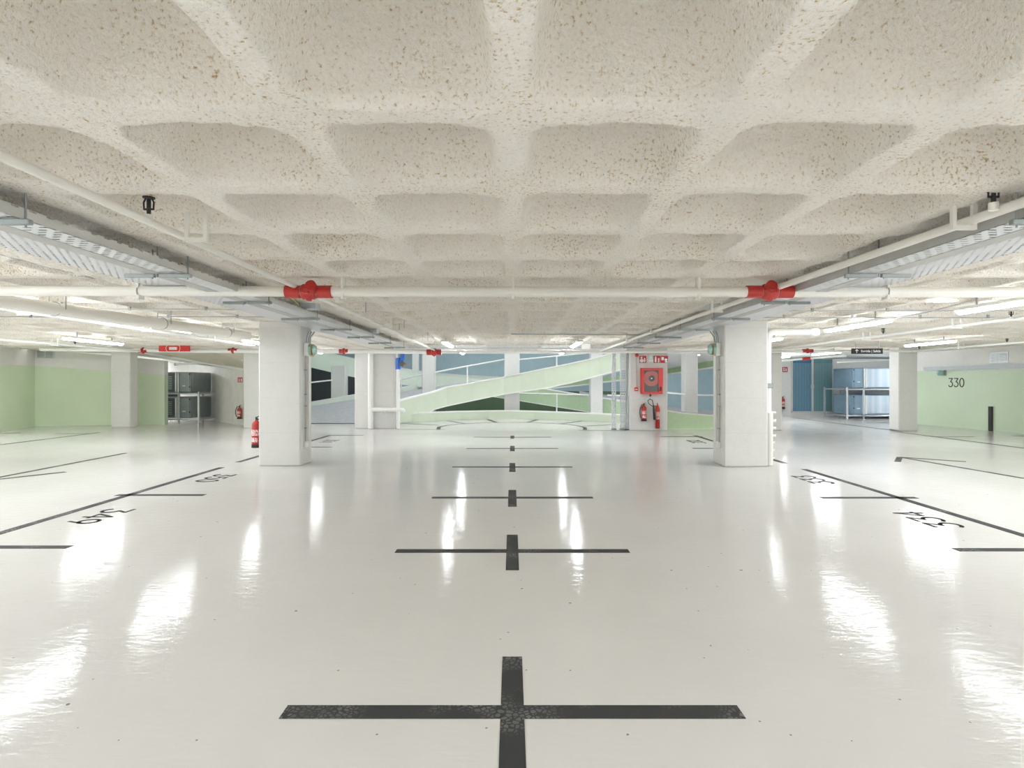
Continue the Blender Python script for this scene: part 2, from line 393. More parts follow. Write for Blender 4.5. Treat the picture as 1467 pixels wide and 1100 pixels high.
# solid slab above, in the same mesh
slab = np.array([(x, y, z) for z in (3.0, 3.1) for y in (-8, 18.4) for x in (-20, 20)], float)
sf = np.array([(0, 2, 3, 1), (4, 5, 7, 6), (0, 1, 5, 4), (2, 6, 7, 3), (0, 4, 6, 2), (1, 3, 7, 5)])+nv
co = np.vstack([co, slab]); allq = np.vstack([quads, sf])
me.vertices.add(len(co)); me.vertices.foreach_set('co', co.ravel())
me.loops.add(allq.size); me.loops.foreach_set('vertex_index', allq.ravel().astype(np.int32))
me.polygons.add(len(allq)); me.polygons.foreach_set('loop_start', np.arange(0, allq.size, 4, dtype=np.int32))
me.polygons.foreach_set('use_smooth', np.array([True]*nq+[False]*6))
me.update(calc_edges=True); me.validate(); me.materials.append(M['spray'])
ce = link(bpy.data.objects.new('ceiling', me)); ce['kind'] = 'structure'
mb = MB().box(-8.2, 18.4, ZC, 7.9, YE, 2.95).prism([(7.9, 18.2), (20, 18.4), (20, 28), (12.4, 28), (11.4, 25.1), (7.9, 18.0)], ZC, 2.95)
obj('ceiling', mb, 'white', kind='structure')
obj('ceiling', MB().box(-13.6, YE, 5.2, 13.8, 35, 5.4), 'white', kind='structure')
obj('trim_2', MB().box(-13.5, YE-.15, 2.95, 13, YE, 5.2), 'white', kind='structure')
# walls: coloured dado below, white above
def two_tone(name, pts, ztop, low='mid_green', t=.25):   # pts = (x, y, z_line)
    w = obj(name, MB().wall([(x, y, 0, z) for x, y, z in pts], t), low, kind='structure')
    u = obj(name, MB().wall([(x, y, z, zt) for (x, y, z), zt in zip(pts, ztop)], t), 'white', kind='structure')
    return w
M['dado_left'] = mat('sage_green_paint', (.66, .76, .57), .42, noise=.04, scale=.8)
M['dado_right'] = mat('light_apple_green_paint', (.58, .68, .52), .42, noise=.04, scale=.8)
p0 = (-14.7, 16.7); p1 = (-15.47, 18.9); p2 = (-11.72, 19.65)
two_tone('wall_left', [(-14.0, -8, 1.92), (-14.2, 10, 1.92), p0+(1.93,), p1+(1.97,), (-13.4, 19.5, 1.81), p2+(1.68,)], [2.5, 2.5, 2.5, 2.5, 2.33, 2.16], 'dado_left')
two_tone('wall_right', [(14.3, -8, 1.8), (14.15, 16.1, 1.79), (13.85, 20.0, 1.82), (13.9, 21.0, 1.82)], [2.5]*4, 'dado_right')
obj('wall_back', MB().box(-20, -8.2, -.1, 20, -8, 2.6), 'white', kind='structure')
obj('wall_alcove', MB().wall([(-16.5, 25.2, 0, 2.5), (-14.3, 24.1, 0, 2.3), (-11.5, 22.2, 0, 2.06), (-9.55, 19.95, 0, 1.9), (-8.85, 19.3, 0, 1.82), (-8.1, 19.0, 0, 1.82)], .2), 'alcove', kind='structure')
obj('wall_left', MB().box(-16.6, 19.6, 0, -16.4, 26, 2.6), 'white', kind='structure')
obj('trim_3', MB().box(-9.56, 19.93, 0, -9.53, 19.97, 1.9), 'alcove', kind='structure')
# sloping soffit over the left alcove
A = [(-16.5, 18.4, 2.47), (-15.4, 18.4, 2.47), (-13.4, 18.4, 2.47), (-11.7, 18.4, 2.47), (-9.6, 18.2, 2.47), (-8.1, 18.2, 2.47)]
B = [(-16.5, 25.3, 2.55), (-15.4, 20.3, 2.52), (-14.2, 24.4, 2.30), (-11.5, 22.4, 2.07), (-9.5, 20.2, 1.91), (-8.0, 19.4, 1.83)]
obj('ceiling', MB().strip(A, B, -.12), 'soffit', kind='structure')
# right alcove
obj('wall_alcove', MB().box(11.4, 25, 0, 18, 25.2, 2.5).box(17.8, 20, 0, 18, 25, 2.5), 'white', kind='structure')
obj('wall_alcove', MB().box(13.9, 21.0, 0, 18, 21.2, 2.5), 'white', kind='structure')
# walls around the spiral ramp
obj('wall_ramp', MB().box(-13.6, 33, -2.8, 13.8, 33.2, 5.3), 'teal', kind='structure')
obj('wall_ramp', MB().wall([(-8.6, 19.6, -2.8, 5.3), (-8.9, 25, -2.8, 5.3), (-13.4, 30, -2.8, 5.3), (-13.4, 33, -2.8, 5.3)], .2), 'mint', kind='structure')
obj('wall_ramp', MB().wall([(7.9, 17.95, -2.8, 5.3), (11.2, 25.0, -2.8, 5.3), (13.6, 33, -2.8, 5.3)], .15), 'white', kind='structure')
pitw = [(-6.3, 30.2), (-3, 31.2), (0, 31.6), (3, 31.2), (6, 30.0)]
obj('wall_pit', MB().wall([(x, y, -2.8, .98) for x, y in pitw], .3), 'deep_green', kind='structure')
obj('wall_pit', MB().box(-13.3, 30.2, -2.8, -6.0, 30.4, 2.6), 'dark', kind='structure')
obj('wall_pit', MB().wall([(x, y, -2.8, -.3) for x, y in [(4.3, 20.2)]+arcp+[(-4.75, 20.2)]], .1), 'white', kind='structure')
# ================================================================ COLUMNS
def column(x0, x1, y0, y1, z0, z1, label, group=None, extra=None):
    mb = MB().box(x0, y0, z0, x1, y1, z1, .02)
    if extra: extra(mb)
    o = obj('column', mb, 'column'); return tag(o, label, 'column', group)
column(-4.285, -3.575, 9.85, 10.4, 0, 2.46, 'big square white concrete column left of the middle with red extinguisher on its side')
column(3.55, 4.285, 9.75, 10.3, 0, 2.46, 'big square white concrete column right of the middle with a ribbed pipe down its side')
column(-4.86, -3.62, 18.0, 18.5, 0, 2.46, 'broad white column behind the left one, carrying white downpipes and an elbow pipe')
column(3.50, 4.62, 17.3, 17.8, 0, 2.46, 'broad white column carrying the red hose reel cabinet and extinguishers')
column(-12.73, -12.13, 18.5, 18.9, 0, 2.46, 'white column standing in front of the long green wall at far left')
column(-8.44, -7.9, 18.3, 18.9, 0, 2.46, 'white column at the right edge of the dim left alcove')
column(7.4, 8.02, 17.3, 17.9, 0, 2.46, 'white column partly hidden behind the right column, left of the blue grille doors')
column(11.35, 11.9, 17.1, 17.55, 0, 2.46, 'white column between the right alcove and the light green wall')
def pcol(pxa, pxb, Y, label, z0=-2.8, z1=5.2, d=.45):
    xa, xb = W(pxa, 0, Y)[0], W(pxb, 0, Y)[0]
    return column(xa, xb, Y, Y+d, z0, z1, label)
pcol(604.5, 622.5, 23.4, 'slim white ramp column crossed by the left part of the rising green band')
pcol(722.5, 744.5, 23.3, 'slim white ramp column in the exact middle behind the rising green band')
pcol(846, 863.6, 23.4, 'slim white ramp column right of the middle where the green band meets the ceiling')
pcol(474, 494.5, 26.6, 'white column in the dark opening above the left ramp', z1=2.2)
pcol(981, 1000, 20.3, 'white column standing on the low green wall right of the hose reel')
pcol(590.5, 598.5, 28.7, 'narrow far white column seen between the blue pipe fitting and the ramp column')
# ================================================================ RAMP
def PW(rows, k0, k1): return [(W(px, 0, Y)[0], Y, W(px, b, Y)[2], W(px, a, Y)[2]) for px, a, b, Y in rows]
ramp = thing('car_ramp', 'pale green curved car ramp rising from left to right behind the columns', 'ramp', (-4, 20.5, 0))
band = [(573, 575, 606, 20.5), (600, 568, 602, 21.2), (612, 565, 592, 21.5), (623, 562, 586, 21.8), (640, 556, 581.4, 22.1), (680, 548.5, 573, 22.6), (722, 540.5, 564.3, 22.8), (745, 535.6, 561, 22.8), (780, 528.5, 556, 22.7), (815, 521.5, 548.7, 22.5), (845, 515, 541, 22.3), (860, 511, 537, 22.1), (880, 505, 531.5, 21.7), (905, 497, 524, 21.1)]
obj('parapet', MB().wall(PW(band, 0, 0), .22), 'pale_green', ramp)
cap = [(px, a-1.3, a+.3, Y-.03) for px, a, b, Y in band]
obj('parapet_edge', MB().wall(PW(cap, 0, 0), .28), 'white', ramp, label='white top edge')
cap = [(px, b-.6, b+.9, Y-.02) for px, a, b, Y in band[2:]]
obj('parapet_edge', MB().wall(PW(cap, 0, 0), .26), 'white', ramp, label='white bottom edge')
near = [(430, 608, 20.2), (448, 607.3, 20.2), (511, 606.5, 20.25), (573, 576, 20.75), (623, 563, 22.0), (655, 555, 22.6), (680, 550, 22.9)]
far = [(430, 584, 25.2), (448, 581, 25.4), (511, 571.6, 26.2), (573, 562, 26.9), (623, 554, 27.4), (655, 549.5, 27.8), (680, 546, 28)]
obj('road_surface', MB().strip([W(*p) for p in near], [W(*p) for p in far], .2), 'asphalt', ramp)
farb = [(430, 579.5, 584, 25.3), (448, 576.5, 581.5, 25.5), (511, 565.5, 572, 26.3), (573, 556, 562.5, 27.0), (598, 552, 559, 27.3)]
obj('kerb', MB().wall(PW(farb, 0, 0), .2), 'mint', ramp)
capb = [(px, a-1.2, a+.2, Y-.03) for px, a, b, Y in farb]
obj('kerb_edge', MB().wall(PW(capb, 0, 0), .26), 'white', ramp, label='white kerb edge')
ramp2 = thing('car_ramp', 'mint green car ramp descending to the right in front of the grey blue wall', 'ramp', (-4, 28, 1))
b2 = [(425, 490, 523, 27.6), (448, 500, 527, 27.7), (495, 511.5, 538, 27.9), (511, 515, 541, 28), (573, 527.5, 550.5, 28.2), (598, 531.5, 554, 28.3), (623, 534.8, 556, 28.3), (670, 538.3, 556, 28.3), (722, 540.8, 556, 28.3), (745, 541.8, 556, 28.2)]
obj('parapet', MB().wall(PW(b2, 0, 0), .25), 'mint', ramp2)
obj('parapet_edge', MB().wall(PW([(px, a-.9, a+.4, Y-.03) for px, a, b, Y in b2], 0, 0), .3), 'white', ramp2, label='white top edge')
def railing(parent, pts, posts, r=.03):
    obj('handrail', MB().tube([W(*p) for p in pts], r, 8), 'pipe_white', parent)
    for px, a, b, Y in posts:
        obj('rail_post', MB().tube([W(px, a, Y), W(px, b, Y)], r*.9, 8), 'pipe_white', parent)
railing(ramp2, [(573, 544, 26), (598, 538, 26), (606, 536.5, 26)], [(575, 543, 556, 26)])
railing(ramp2, [(430, 550.5, 25), (448, 547.5, 25), (476, 544.5, 25)], [])
railing(ramp, [(622, 533.8, 23.6), (640, 530, 23.6), (669.4, 524.6, 23.6), (722, 515, 23.6), (745, 515, 23.6), (797, 510, 23.5), (840, 506, 23.3)], [(669.4, 524.6, 549, 23.3), (797.5, 509.8, 526, 23.2)])
ramp3 = thing('car_ramp', 'mid green car ramp descending to the right under the rising band', 'ramp', (3, 26, 0))
c3 = [(700, 545, 567, 26), (744, 551.8, 573.8, 26.2), (772, 556.2, 578.4, 26), (800, 561, 583, 25.6), (845, 568.3, 590.4, 24.8), (890, 575, 600, 23.6), (925, 581, 606, 22.4)]
M['c3'] = mat('light_fern_paint', (.50, .64, .42), .5, noise=.03)
obj('parapet', MB().wall(PW(c3, 0, 0), .2), 'c3', ramp3)
obj('parapet_edge', MB().wall(PW([(px, a-1, a+.5, Y-.03) for px, a, b, Y in c3], 0, 0), .26), 'white', ramp3, label='white top edge')
obj('parapet_edge', MB().wall(PW([(px, b-.4, b+.6, Y-.02) for px, a, b, Y in c3], 0, 0), .24), 'white', ramp3, label='white bottom edge')
e_near = [(830, 567, 25.2), (845, 569, 25), (889, 575.5, 23.8), (925, 582, 22.6), (958, 590, 19.5), (1018, 598, 18.4), (1060, 602, 18.2)]
e_far = [(830, 560, 29), (845, 562.5, 28.8), (889, 568, 27.6), (925, 575, 26.2), (958, 582, 24), (1018, 588, 22.6), (1060, 592, 22)]
obj('road_surface', MB().strip([W(*p) for p in e_near], [W(*p) for p in e_far], .15), 'asphalt', ramp3)
railing(ramp3, [(744, 563.3, 24.6), (797, 564.6, 24.5), (845, 566, 24.3)], [(797.5, 564.5, 590, 24.3)], .032)
railing(ramp3, [(870, 566, 22.5), (903, 567, 22.2)], [])
railing(ramp3, [(945, 561, 20.2), (981, 565, 20.2)], []); railing(ramp3, [(999, 566, 20.2), (1030, 566.3, 20.2)], [])
ramp4 = thing('car_ramp', 'narrow green edged upper ramp climbing to the right past the hose reel column', 'ramp', (5, 24, 2))
d4 = [(778, 555.4, 556.4, 29), (800, 551.5, 554.5, 28.5), (845, 543, 549.5, 27.5), (869, 539.3, 546, 26.8), (889, 537, 543.6, 26.2), (925, 532.8, 539.5, 25), (958, 528, 535, 24), (1018, 517, 525.8, 22.4), (1060, 509, 519, 21.5)]
obj('parapet', MB().wall(PW(d4, 0, 0), .2), 'mid_green', ramp4)
obj('parapet_edge', MB().wall(PW([(px, b-.2, b+1.6, Y-.05) for px, a, b, Y in d4], 0, 0), .3), 'white', ramp4, label='white bottom edge')
s_near = [(925, 504.5, 20.8), (958, 504.5, 20.8), (1018, 504.5, 20.8), (1060, 504.5, 20.8)]
s_far = [(925, 532.6, 25.0), (958, 528, 24), (1018, 517, 22.4), (1060, 509, 21.5)]
obj('soffit', MB().strip([W(*p) for p in s_near], [W(*p) for p in s_far], -.1), 'white', ramp4)
# curved kerb round the opening and low wall on the right
kb = [(574, 594, 606, 20.72), (590, 592, 605.2, 20.95), (600, 591.5, 604.8, 21.0), (623, 590.8, 603.5, 21.5), (660, 589.5, 602, 22.1), (700, 588.8, 600.6, 22.7), (733, 588.6, 600.2, 22.85), (765, 589.3, 600.8, 22.6), (800, 590.6, 602, 22.1), (830, 591.8, 603, 21.7), (860, 593, 604.3, 21.2), (890, 594.8, 606, 20.5), (905, 596, 606.6, 20.3)]
kw = thing('kerb_wall', 'low curved pale green kerb wall with white top along the far edge of the floor', 'wall', (0, 22.8, 0))
obj('wall_body', MB().wall([(x, y, -.2, zt) for x, y, zb, zt in PW(kb, 0, 0)], .2), 'pale_green', kw)
obj('coping', MB().wall(PW([(p, a-.8, a+.9, Y-.02) for p, a, b, Y in kb], 0, 0), .26), 'white', kw)
lw = thing('kerb_wall', 'low green wall with white coping right of the hose reel column', 'wall', (5.5, 17.9, 0))
lp = [(940, 587, 614.5, 17.95), (958, 589, 614.5, 17.95), (981, 592.6, 614.5, 17.95), (1000, 594, 614.5, 17.95), (1018, 595.6, 614.5, 17.95), (1058, 598, 614.5, 17.95)]
obj('wall_body', MB().wall([(x, y, -.1, zt) for x, y, zb, zt in PW(lp, 0, 0)], .2), 'c3', lw)
obj('coping', MB().wall(PW([(p, a-1.2, a+.4, Y-.02) for p, a, b, Y in lp], 0, 0), .26), 'white', lw)
gr = obj('drain_grate', MB().box(-8.4, 20.02, 0, -4.9, 20.16, .012), 'strut'); tag(gr, 'dark drain grate across the foot of the left ramp', 'grate')
sl = MB()
for i in range(46): sl.box(-8.35+i*.075, 20.03, .0125, -8.31+i*.075, 20.15, .03)
obj('grate_bars', sl, 'black', gr)
# ================================================================ FLOOR MARKINGS
def stripe(poly, label, cat='floor marking', group=None, name='floor_stripe'):
    o = obj(name, MB().prism(poly, .0004, .0026), 'stripe'); return tag(o, label, cat, group)
def bar(p, q, w=.1):
    d = Vector((q[0]-p[0], q[1]-p[1])).normalized(); n = Vector((-d.y, d.x))*w/2
    return [(p[0]-n.x, p[1]-n.y), (q[0]-n.x, q[1]-n.y), (q[0]+n.x, q[1]+n.y), (p[0]+n.x, p[1]+n.y)]
crs = [(1020.0, 328, 'black floor cross nearest the camera, scuffed with tyre prints', 941, 1170),
       (789.3, 167, 'second nearest black floor cross, straight ahead', 766.2, 816.7),
       (712.8, 115.3, 'third black floor cross from the camera', 701.9, 725.7),
       (668.9, 86, 'fourth black floor cross from the camera, small in the distance', 663.3, 675.8),
       (642.3, 65.6, 'fifth floor cross from the camera, second farthest', 638.7, 646.2),
       (626.1, 55.4, 'farthest small floor cross before the curved kerb', 624, 628.4)]
for y, hw, lab, ya, yb in crs:
    Y = FPX*H/(y-HY); xh = hw/FPX*Y; Ya = FPX*H/(ya-HY); Yb = FPX*H/(yb-HY)
    c0 = .5/FPX*Y; t = .05
    pts = [(c0-t, Yb), (c0+t, Yb), (c0+t, Y-t), (c0+xh, Y-t), (c0+xh, Y+t), (c0+t, Y+t), (c0+t, Ya), (c0-t, Ya), (c0-t, Y+t), (c0-xh, Y+t), (c0-xh, Y-t), (c0-t, Y-t)]
    stripe(pts, lab, name='floor_cross')
L_ = [((-4.74, 2.0), (-4.83, 9.7), 'long black bay line on the left side, starting at the frame edge', .1),
      ((-4.86, 10.35), (-4.9, 15.75), 'black bay line passing behind the left column', .1),
      ((4.66, 2.0), (4.76, 9.5), 'long black bay line on the right side, ending at the frame edge', .1),
      ((4.78, 10.2), (4.9, 15.6), 'black bay line passing behind the right column', .1),
      ((-5.6, 4.98), (-3.78, 4.98), 'short black bay tick touching the left frame edge', .09),
      ((-4.95, 7.3), (-3.85, 7.3), 'short black bay tick crossing the left bay line between two numbers', .1),
      ((-4.9, 12.8), (-3.95, 12.8), 'thin bay tick just right of the left column, nearer one', .1),
      ((-4.95, 15.7), (-4.0, 15.7), 'thin bay tick behind the left column, beyond the number 351', .1),
      ((3.78, 7.13), (4.95, 7.13), 'short black bay tick crossing the right bay line between two numbers', .1),
      ((3.73, 4.9), (5.6, 4.9), 'short black bay tick touching the right frame edge', .09),
      ((3.9, 12.55), (4.9, 12.55), 'thin bay tick just left of the right column, nearer one', .1),
      ((3.9, 15.3), (5.0, 15.3), 'thin bay tick left of the right column, beyond the number 332', .1),
      ((-11.5, 7.0), (-11.75, 16.6), 'thin black line along the bays of the far left green wall', .09),
      ((11.0, 7.0), (11.1, 17.0), 'thin black line along the bays of the right green wall', .09),
      (F(-40, 620.5), F(30, 620), 'short bay tick at the foot of the left green wall, at the frame edge', .08),
      (F(80, 621), F(128, 621), 'short bay tick before the white column at far left', .08),
      (F(1335, 625.5), F(1396, 625.5), 'short faint bay tick in front of the number 330 wall', .05),
      (F(1452, 624.3), F(1500, 624.3), 'short bay tick by the green wall at the right frame edge', .08),
      (F(566, 614.9), F(638, 615.2), 'thin line from the broad left column to the turning circle', .06),
      (F(829, 616.2), F(898, 616.6), 'thin line from the cable ladders to the turning circle', .06),
      (F(629.4, 600.8), F(667, 606.8), 'spoke of the turning circle, second from the left', .13),
      (F(698, 600.6), F(711, 605), 'spoke of the turning circle left of the middle', .13),
      (F(770, 600.9), F(756, 605), 'spoke of the turning circle right of the middle', .13),
      (F(838, 602.4), F(800, 607.4), 'spoke of the turning circle, second from the right', .13),
      (F(573, 606.3), F(628, 608.9), 'leftmost spoke of the turning circle', .13),
      (F(878, 608.2), F(836, 610.2), 'rightmost spoke of the turning circle', .13),
      (F(1135, 598), F(1290, 617.8), 'thin black line in front of the blue grille doors', .1)]
for p, q, lab, w in L_: stripe(bar(p, q, w), lab)
cpt = [(628, 615, .12), (629, 611.5, .12), (640, 609.3, .1), (655, 607.7, .09), (680, 606.1, .09), (705, 605.2, .09), (734, 604.8, .09), (763, 605.2, .09), (790, 606.3, .09), (815, 608, .09), (830, 610.2, .1), (838, 612.5, .12), (838, 615.5, .12)]
P = [F(a, b) for a, b, w in cpt]; ww = [c[2]/2 for c in cpt]; inn = []; out = []
for i, p in enumerate(P):
    a, b = P[max(0, i-1)], P[min(len(P)-1, i+1)]; d = Vector((b[0]-a[0], b[1]-a[1])).normalized()
    inn.append((p[0]-d.y*ww[i], p[1]+d.x*ww[i])); out.append((p[0]+d.y*ww[i], p[1]-d.x*ww[i]))
stripe(inn+out[::-1], 'half round black turning circle line in front of the curved kerb', name='floor_arc')
def arrow(tip, tail, barbs, lab):
    mb = MB().prism(bar(tail, tip, .08), .0004, .0026)
    for b in barbs: mb.prism(bar(b, tip, .1), .0004, .0026)
    tag(obj('floor_arrow', mb, 'stripe'), lab, 'floor marking')
arrow((-7.62, 8.3), F(180, 649), [(-7.05, 9.2), (-8.15, 9.2)], 'thin black floor arrow on the left aisle pointing towards the camera')
arrow((7.35, 11.05), (7.62, 7.6), [(6.88, 10.4), (8.1, 10.4)], 'thin black floor arrow on the right aisle pointing away')
for txt, x, y, s, lab in [('349', -4.34, 6.15, -1, 'upside down black number 349 painted on the floor'), ('350', -4.38, 8.62, -1, 'upside down black number 350 on the floor near the left column'),
                          ('351', -4.42, 14.1, -1, 'faint number 351 on the floor behind the left column'), ('334', 4.27, 6.0, 1, 'black number 334 painted on the floor at right'),
                          ('333', 4.37, 8.47, 1, 'black number 333 on the floor near the right column'), ('332', 4.42, 14.0, 1, 'faint number 332 on the floor left of the right column')]:
    mb = digits(MB(), txt, (x, y, 0), (0, s, 0), (-s, 0, 0), (0, 0, 1), .29, .034, .84, .0026)
    tag(obj('bay_number', mb, 'stripe'), lab, 'number')
n330 = MB(); Wp = Vector((14.1, 17.9, 0)); a = Vector((14.15, 16.1, 0)); b = Vector((13.85, 20.0, 0)); ud = (a-b).normalized()
def on_right(px, py):   # point of the right wall seen at a pixel
    k = (px-CX)/FPX; t = (k*b.y-b.x)/(ud.x-k*ud.y); p = b+ud*t; return Vector((p.x, p.y, H-(py-HY)/FPX*p.y))
# ---------------------------------------------------------------- right wall: number 330, grille, duct, lamp, post
nrm = Vector((-ud.y, ud.x, 0)); nrm = nrm if nrm.x < 0 else -nrm
pc = on_right(1370, 548); wdt = (on_right(1381, 548)-on_right(1359, 548)).length; hh = 12.0/FPX*pc.y
for k, ch in enumerate('330'): digits(n330, ch, pc+ud*((k-1)*wdt*.36), tuple(ud*(wdt*.36/(.82*hh))), (0, 0, 1), nrm, hh, .028, .82, .008)
tag(obj('bay_number', n330, 'ink'), 'black number 330 on the light green right wall', 'number')
def wallbox(p, q, z0, z1, d0, d1, mb=None):
    mb = mb or MB(); P = [p+nrm*d0, q+nrm*d0, q+nrm*d1, p+nrm*d1]
    return mb.prism([(v.x, v.y) for v in P], z0, z1)
A_, B_ = on_right(1328, 530), on_right(1500, 530)
tag(obj('wall_duct', wallbox(A_, B_, 1.82, 1.94, 0, .12), 'duct'), 'long grey blue cable duct along the top of the right green wall', 'duct')
A_, B_ = on_right(1418.3, 600), on_right(1423, 600)
tag(obj('guard_post', wallbox(A_, B_, 0, .72, .005, .06), 'black'), 'black upright bar against the light green right wall', 'post')
def vent(p, q, z0, z1, lab):
    o = thing('vent_grille', lab, 'vent', (p.x, p.y, z0)); d = (q-p)
    obj('frame', wallbox(p, q, z0, z1, 0, .02), 'steel', o)
    for t0, t1 in ((.06, .46), (.54, .94)):
        mb = MB(); n = 9
        for i in range(n):
            za = z0+.03+(z1-z0-.06)*i/n; wallbox(p+d*t0, p+d*t1, za, za+(z1-z0-.06)/n*.45, .021, .035, mb)
        obj('louvre', mb, 'strut', o)
nr, ndr = nrm, ud
vent(on_right(1419.5, 511), on_right(1445, 511), on_right(1432, 519).z, on_right(1432, 504).z, 'grey louvred vent grille high on the right wall')
e = thing('emergency_light', 'pale square bulkhead light on the green wall left of number 330', 'light', tuple(on_right(1352, 535)))
p_, q_ = on_right(1347, 535), on_right(1356, 535)
obj('housing', wallbox(p_, q_, 1.65, 1.82, 0, .1), 'ahu_grey', e); c_ = (p_+q_)/2
obj('lens', MB().disc_y(c_.x-.16, c_.y-.05, 1.74, .075, .08, 18), 'aqua', e)
# left wall vent
nrm = Vector((.05, -1, 0)).normalized()
pl = Vector(W(53.5, 506, 18.86)); ql = Vector(W(77, 506, 18.98)); vent(pl, ql, W(0, 513.5, 19.2)[2], W(0, 499.2, 19.2)[2], 'grey louvred vent grille high on the left wall')
# ================================================================ LAMPS
def lamp(x, y, lab, L=1.55, z=2.33, ang=0, rod=True, grp=None, e=None):
    t = thing('tube_light', lab, 'light', (x, y, z), grp)
    mb = MB().box(x-.075, y-L/2, z+.012, x+.075, y+L/2, z+.058, .012)
    h = obj('housing', mb, 'pipe_white', t)
    n = 10; v = []
    for yy in (y-L/2+.03, y+L/2-.03):
        v += [(x+.06*math.cos(math.pi*k/n), yy, z+.012-.042*math.sin(math.pi*k/n)) for k in range(n+1)]
    f = [(k, k+1, n+2+k, n+1+k) for k in range(n)]+[tuple(range(n+1))[::-1], tuple(range(n+1, 2*n+2)), (0, n+1, 2*n+1, n)]
    e = e or TUBE
    if ('lamp', e) not in M: M['lamp', e] = lamp_mat(e)
    d = obj('diffuser', MB().add(v, f, True), M['lamp', e], t)
    if rod:
        for k in (-1, 1): obj('hanger', MB().box(x-.008, y+k*L*.3, z+.06, x+.008, y+k*L*.3+.016, ZC+.2), 'strut', t)
    if ang:
        t.rotation_euler = (0, 0, ang)
    return t
for s, sd in ((-1, 'left'), (1, 'right')):
    for y, w in ((-5, 'sixth'), (-2, 'fifth'), (1.2, 'fourth'), (4.2, 'third')):
        lamp(s*5.75, y, f'unseen fill tube added over the {sd} aisle row outside the frame, {w} from the far end', e=TUBE_NEAR)
        lamp(s*10, y, f'tube light of the outer {sd} aisle row outside the frame, {w} from the far end', e=TUBE_NEAR)
    lamp(s*9.9, 8, f'tube light over the outer {sd} aisle, nearest one by the frame edge', e=TUBE_NEAR)
for s, sd in ((-1, 'left'), (1, 'right')):
    for y, w in ((-1.5, 'just behind the camera'),):
        lamp(s*2.1, y, f'unseen fill tube added over the {sd} bay row outside the frame, {w}', e=TUBE_NEAR)  # added to raise the light around the middle bays
lamp(-13, 9.6, 'fill tube added far left outside the frame, nearer one', e=TUBE_NEAR); lamp(-13.4, 14, 'fill tube added far left outside the frame, farther one', e=TUBE_NEAR)  # added out of view to brighten the dark left wall
lamp(13, 11, 'fill tube added far right outside the frame')  # added beyond the right edge as matching fill
lamp(-13.3, 21.3, 'hidden fill tube added in the left alcove behind the green wall', z=2.12, L=1.2, rod=False, e=14.0)  # added to light the alcove, kept hidden by the wall
lamp(-5.85, 7.1, 'lit tube light at the left frame edge behind the sprinkler pipe')
lamp(-5.8, 9.75, 'lit tube light hidden behind the thick white pipe on the left')
lamp(-5.85, 13.5, 'lit tube light left of the big left column, small')
lamp(-6.0, 17.6, 'farthest lit tube light of the left aisle', z=2.36)
lamp(5.88, 6.9, 'long lit tube light at the right frame edge')
lamp(5.6, 9.5, 'bright lit tube light next to the white elbow pipe end', L=1.75)
lamp(5.6, 12.9, 'lit tube light just right of the right column, behind the pipe')
lamp(9.8, 18.2, 'bright diagonal tube light above the blue grille doors')
lamp(-9.3, 13.0, 'bright lit tube light over the left green wall', L=1.8)
lamp(9.8, 13.7, 'bright lit tube light before the white column at far right', L=1.6)
lamp(-1.55, 14.1, 'short bright ceiling tube light left of the middle'); lamp(1.55, 14.1, 'short bright ceiling tube light right of the middle')
lamp(-1.65, 18.85, 'farthest ceiling tube light left of the middle above the turning circle', z=2.395); lamp(1.65, 18.85, 'farthest ceiling tube light right of the middle above the turning circle', z=2.395)
# upper ramp level and recess lamps, added unseen as fill, except soffit and unlit tubes
for x, y, z, w in [(-5, 26, 5.08, 'left'), (0, 26, 5.08, 'middle'), (5, 26, 5.08, 'right'), (-2.6, 29.5, 5.08, 'far left'), (2.6, 29.5, 5.08, 'far right'), (-7.5, 28, 5.08, 'leftmost'), (-3.2, 21.9, 5.08, 'near left'), (0, 21.9, 5.08, 'near middle'), (3.2, 21.9, 5.08, 'near right'), (7.5, 29, 5.08, 'rightmost')]:
    lamp(x, y, f'unseen fill tube added on the upper ramp ceiling, {w}', z=5.145, rod=False, L=2.2, e=TUBE_RAMP)  # hidden tubes added to brighten the ramp and its columns
lamp(*W(992, 509, 22)[:2], 'lit tube light on the white soffit right of the hose reel column', z=W(992, 509, 22)[2], rod=False)
lamp(16.3, 21.95, 'fill tube added in the right alcove, hidden behind the light green wall', z=2.36, e=18.0)  # added fill kept out of sight, no tube known here
lamp(9.9, 21.6, 'hidden fill tube added in the right alcove behind the column', z=2.36, e=16.0)  # added where the column hides it, to lift the dark alcove
ul = thing('tube_light', 'unlit thin tube light hanging in the dim left alcove', 'light', W(275, 521, 20.6))
obj('housing', MB().tube([W(252, 521.8, 20.8), W(291, 520, 20.3)], .035, 10), 'pipe_white', ul); obj('end_cap', MB().tube([W(250.5, 521.9, 20.82), W(252.5, 521.8, 20.8)], .042, 10), 'strut', ul)
ul = thing('tube_light', 'unlit thin tube light by the column of the left alcove', 'light', W(335, 514, 18.9))
obj('housing', MB().tube([W(323, 512, 19.3), W(352, 517, 18.7)], .028, 10), 'pipe_white', ul); obj('end_cap', MB().tube([W(322, 511.8, 19.33), W(323.5, 512.1, 19.28)], .034, 10), 'strut', ul)
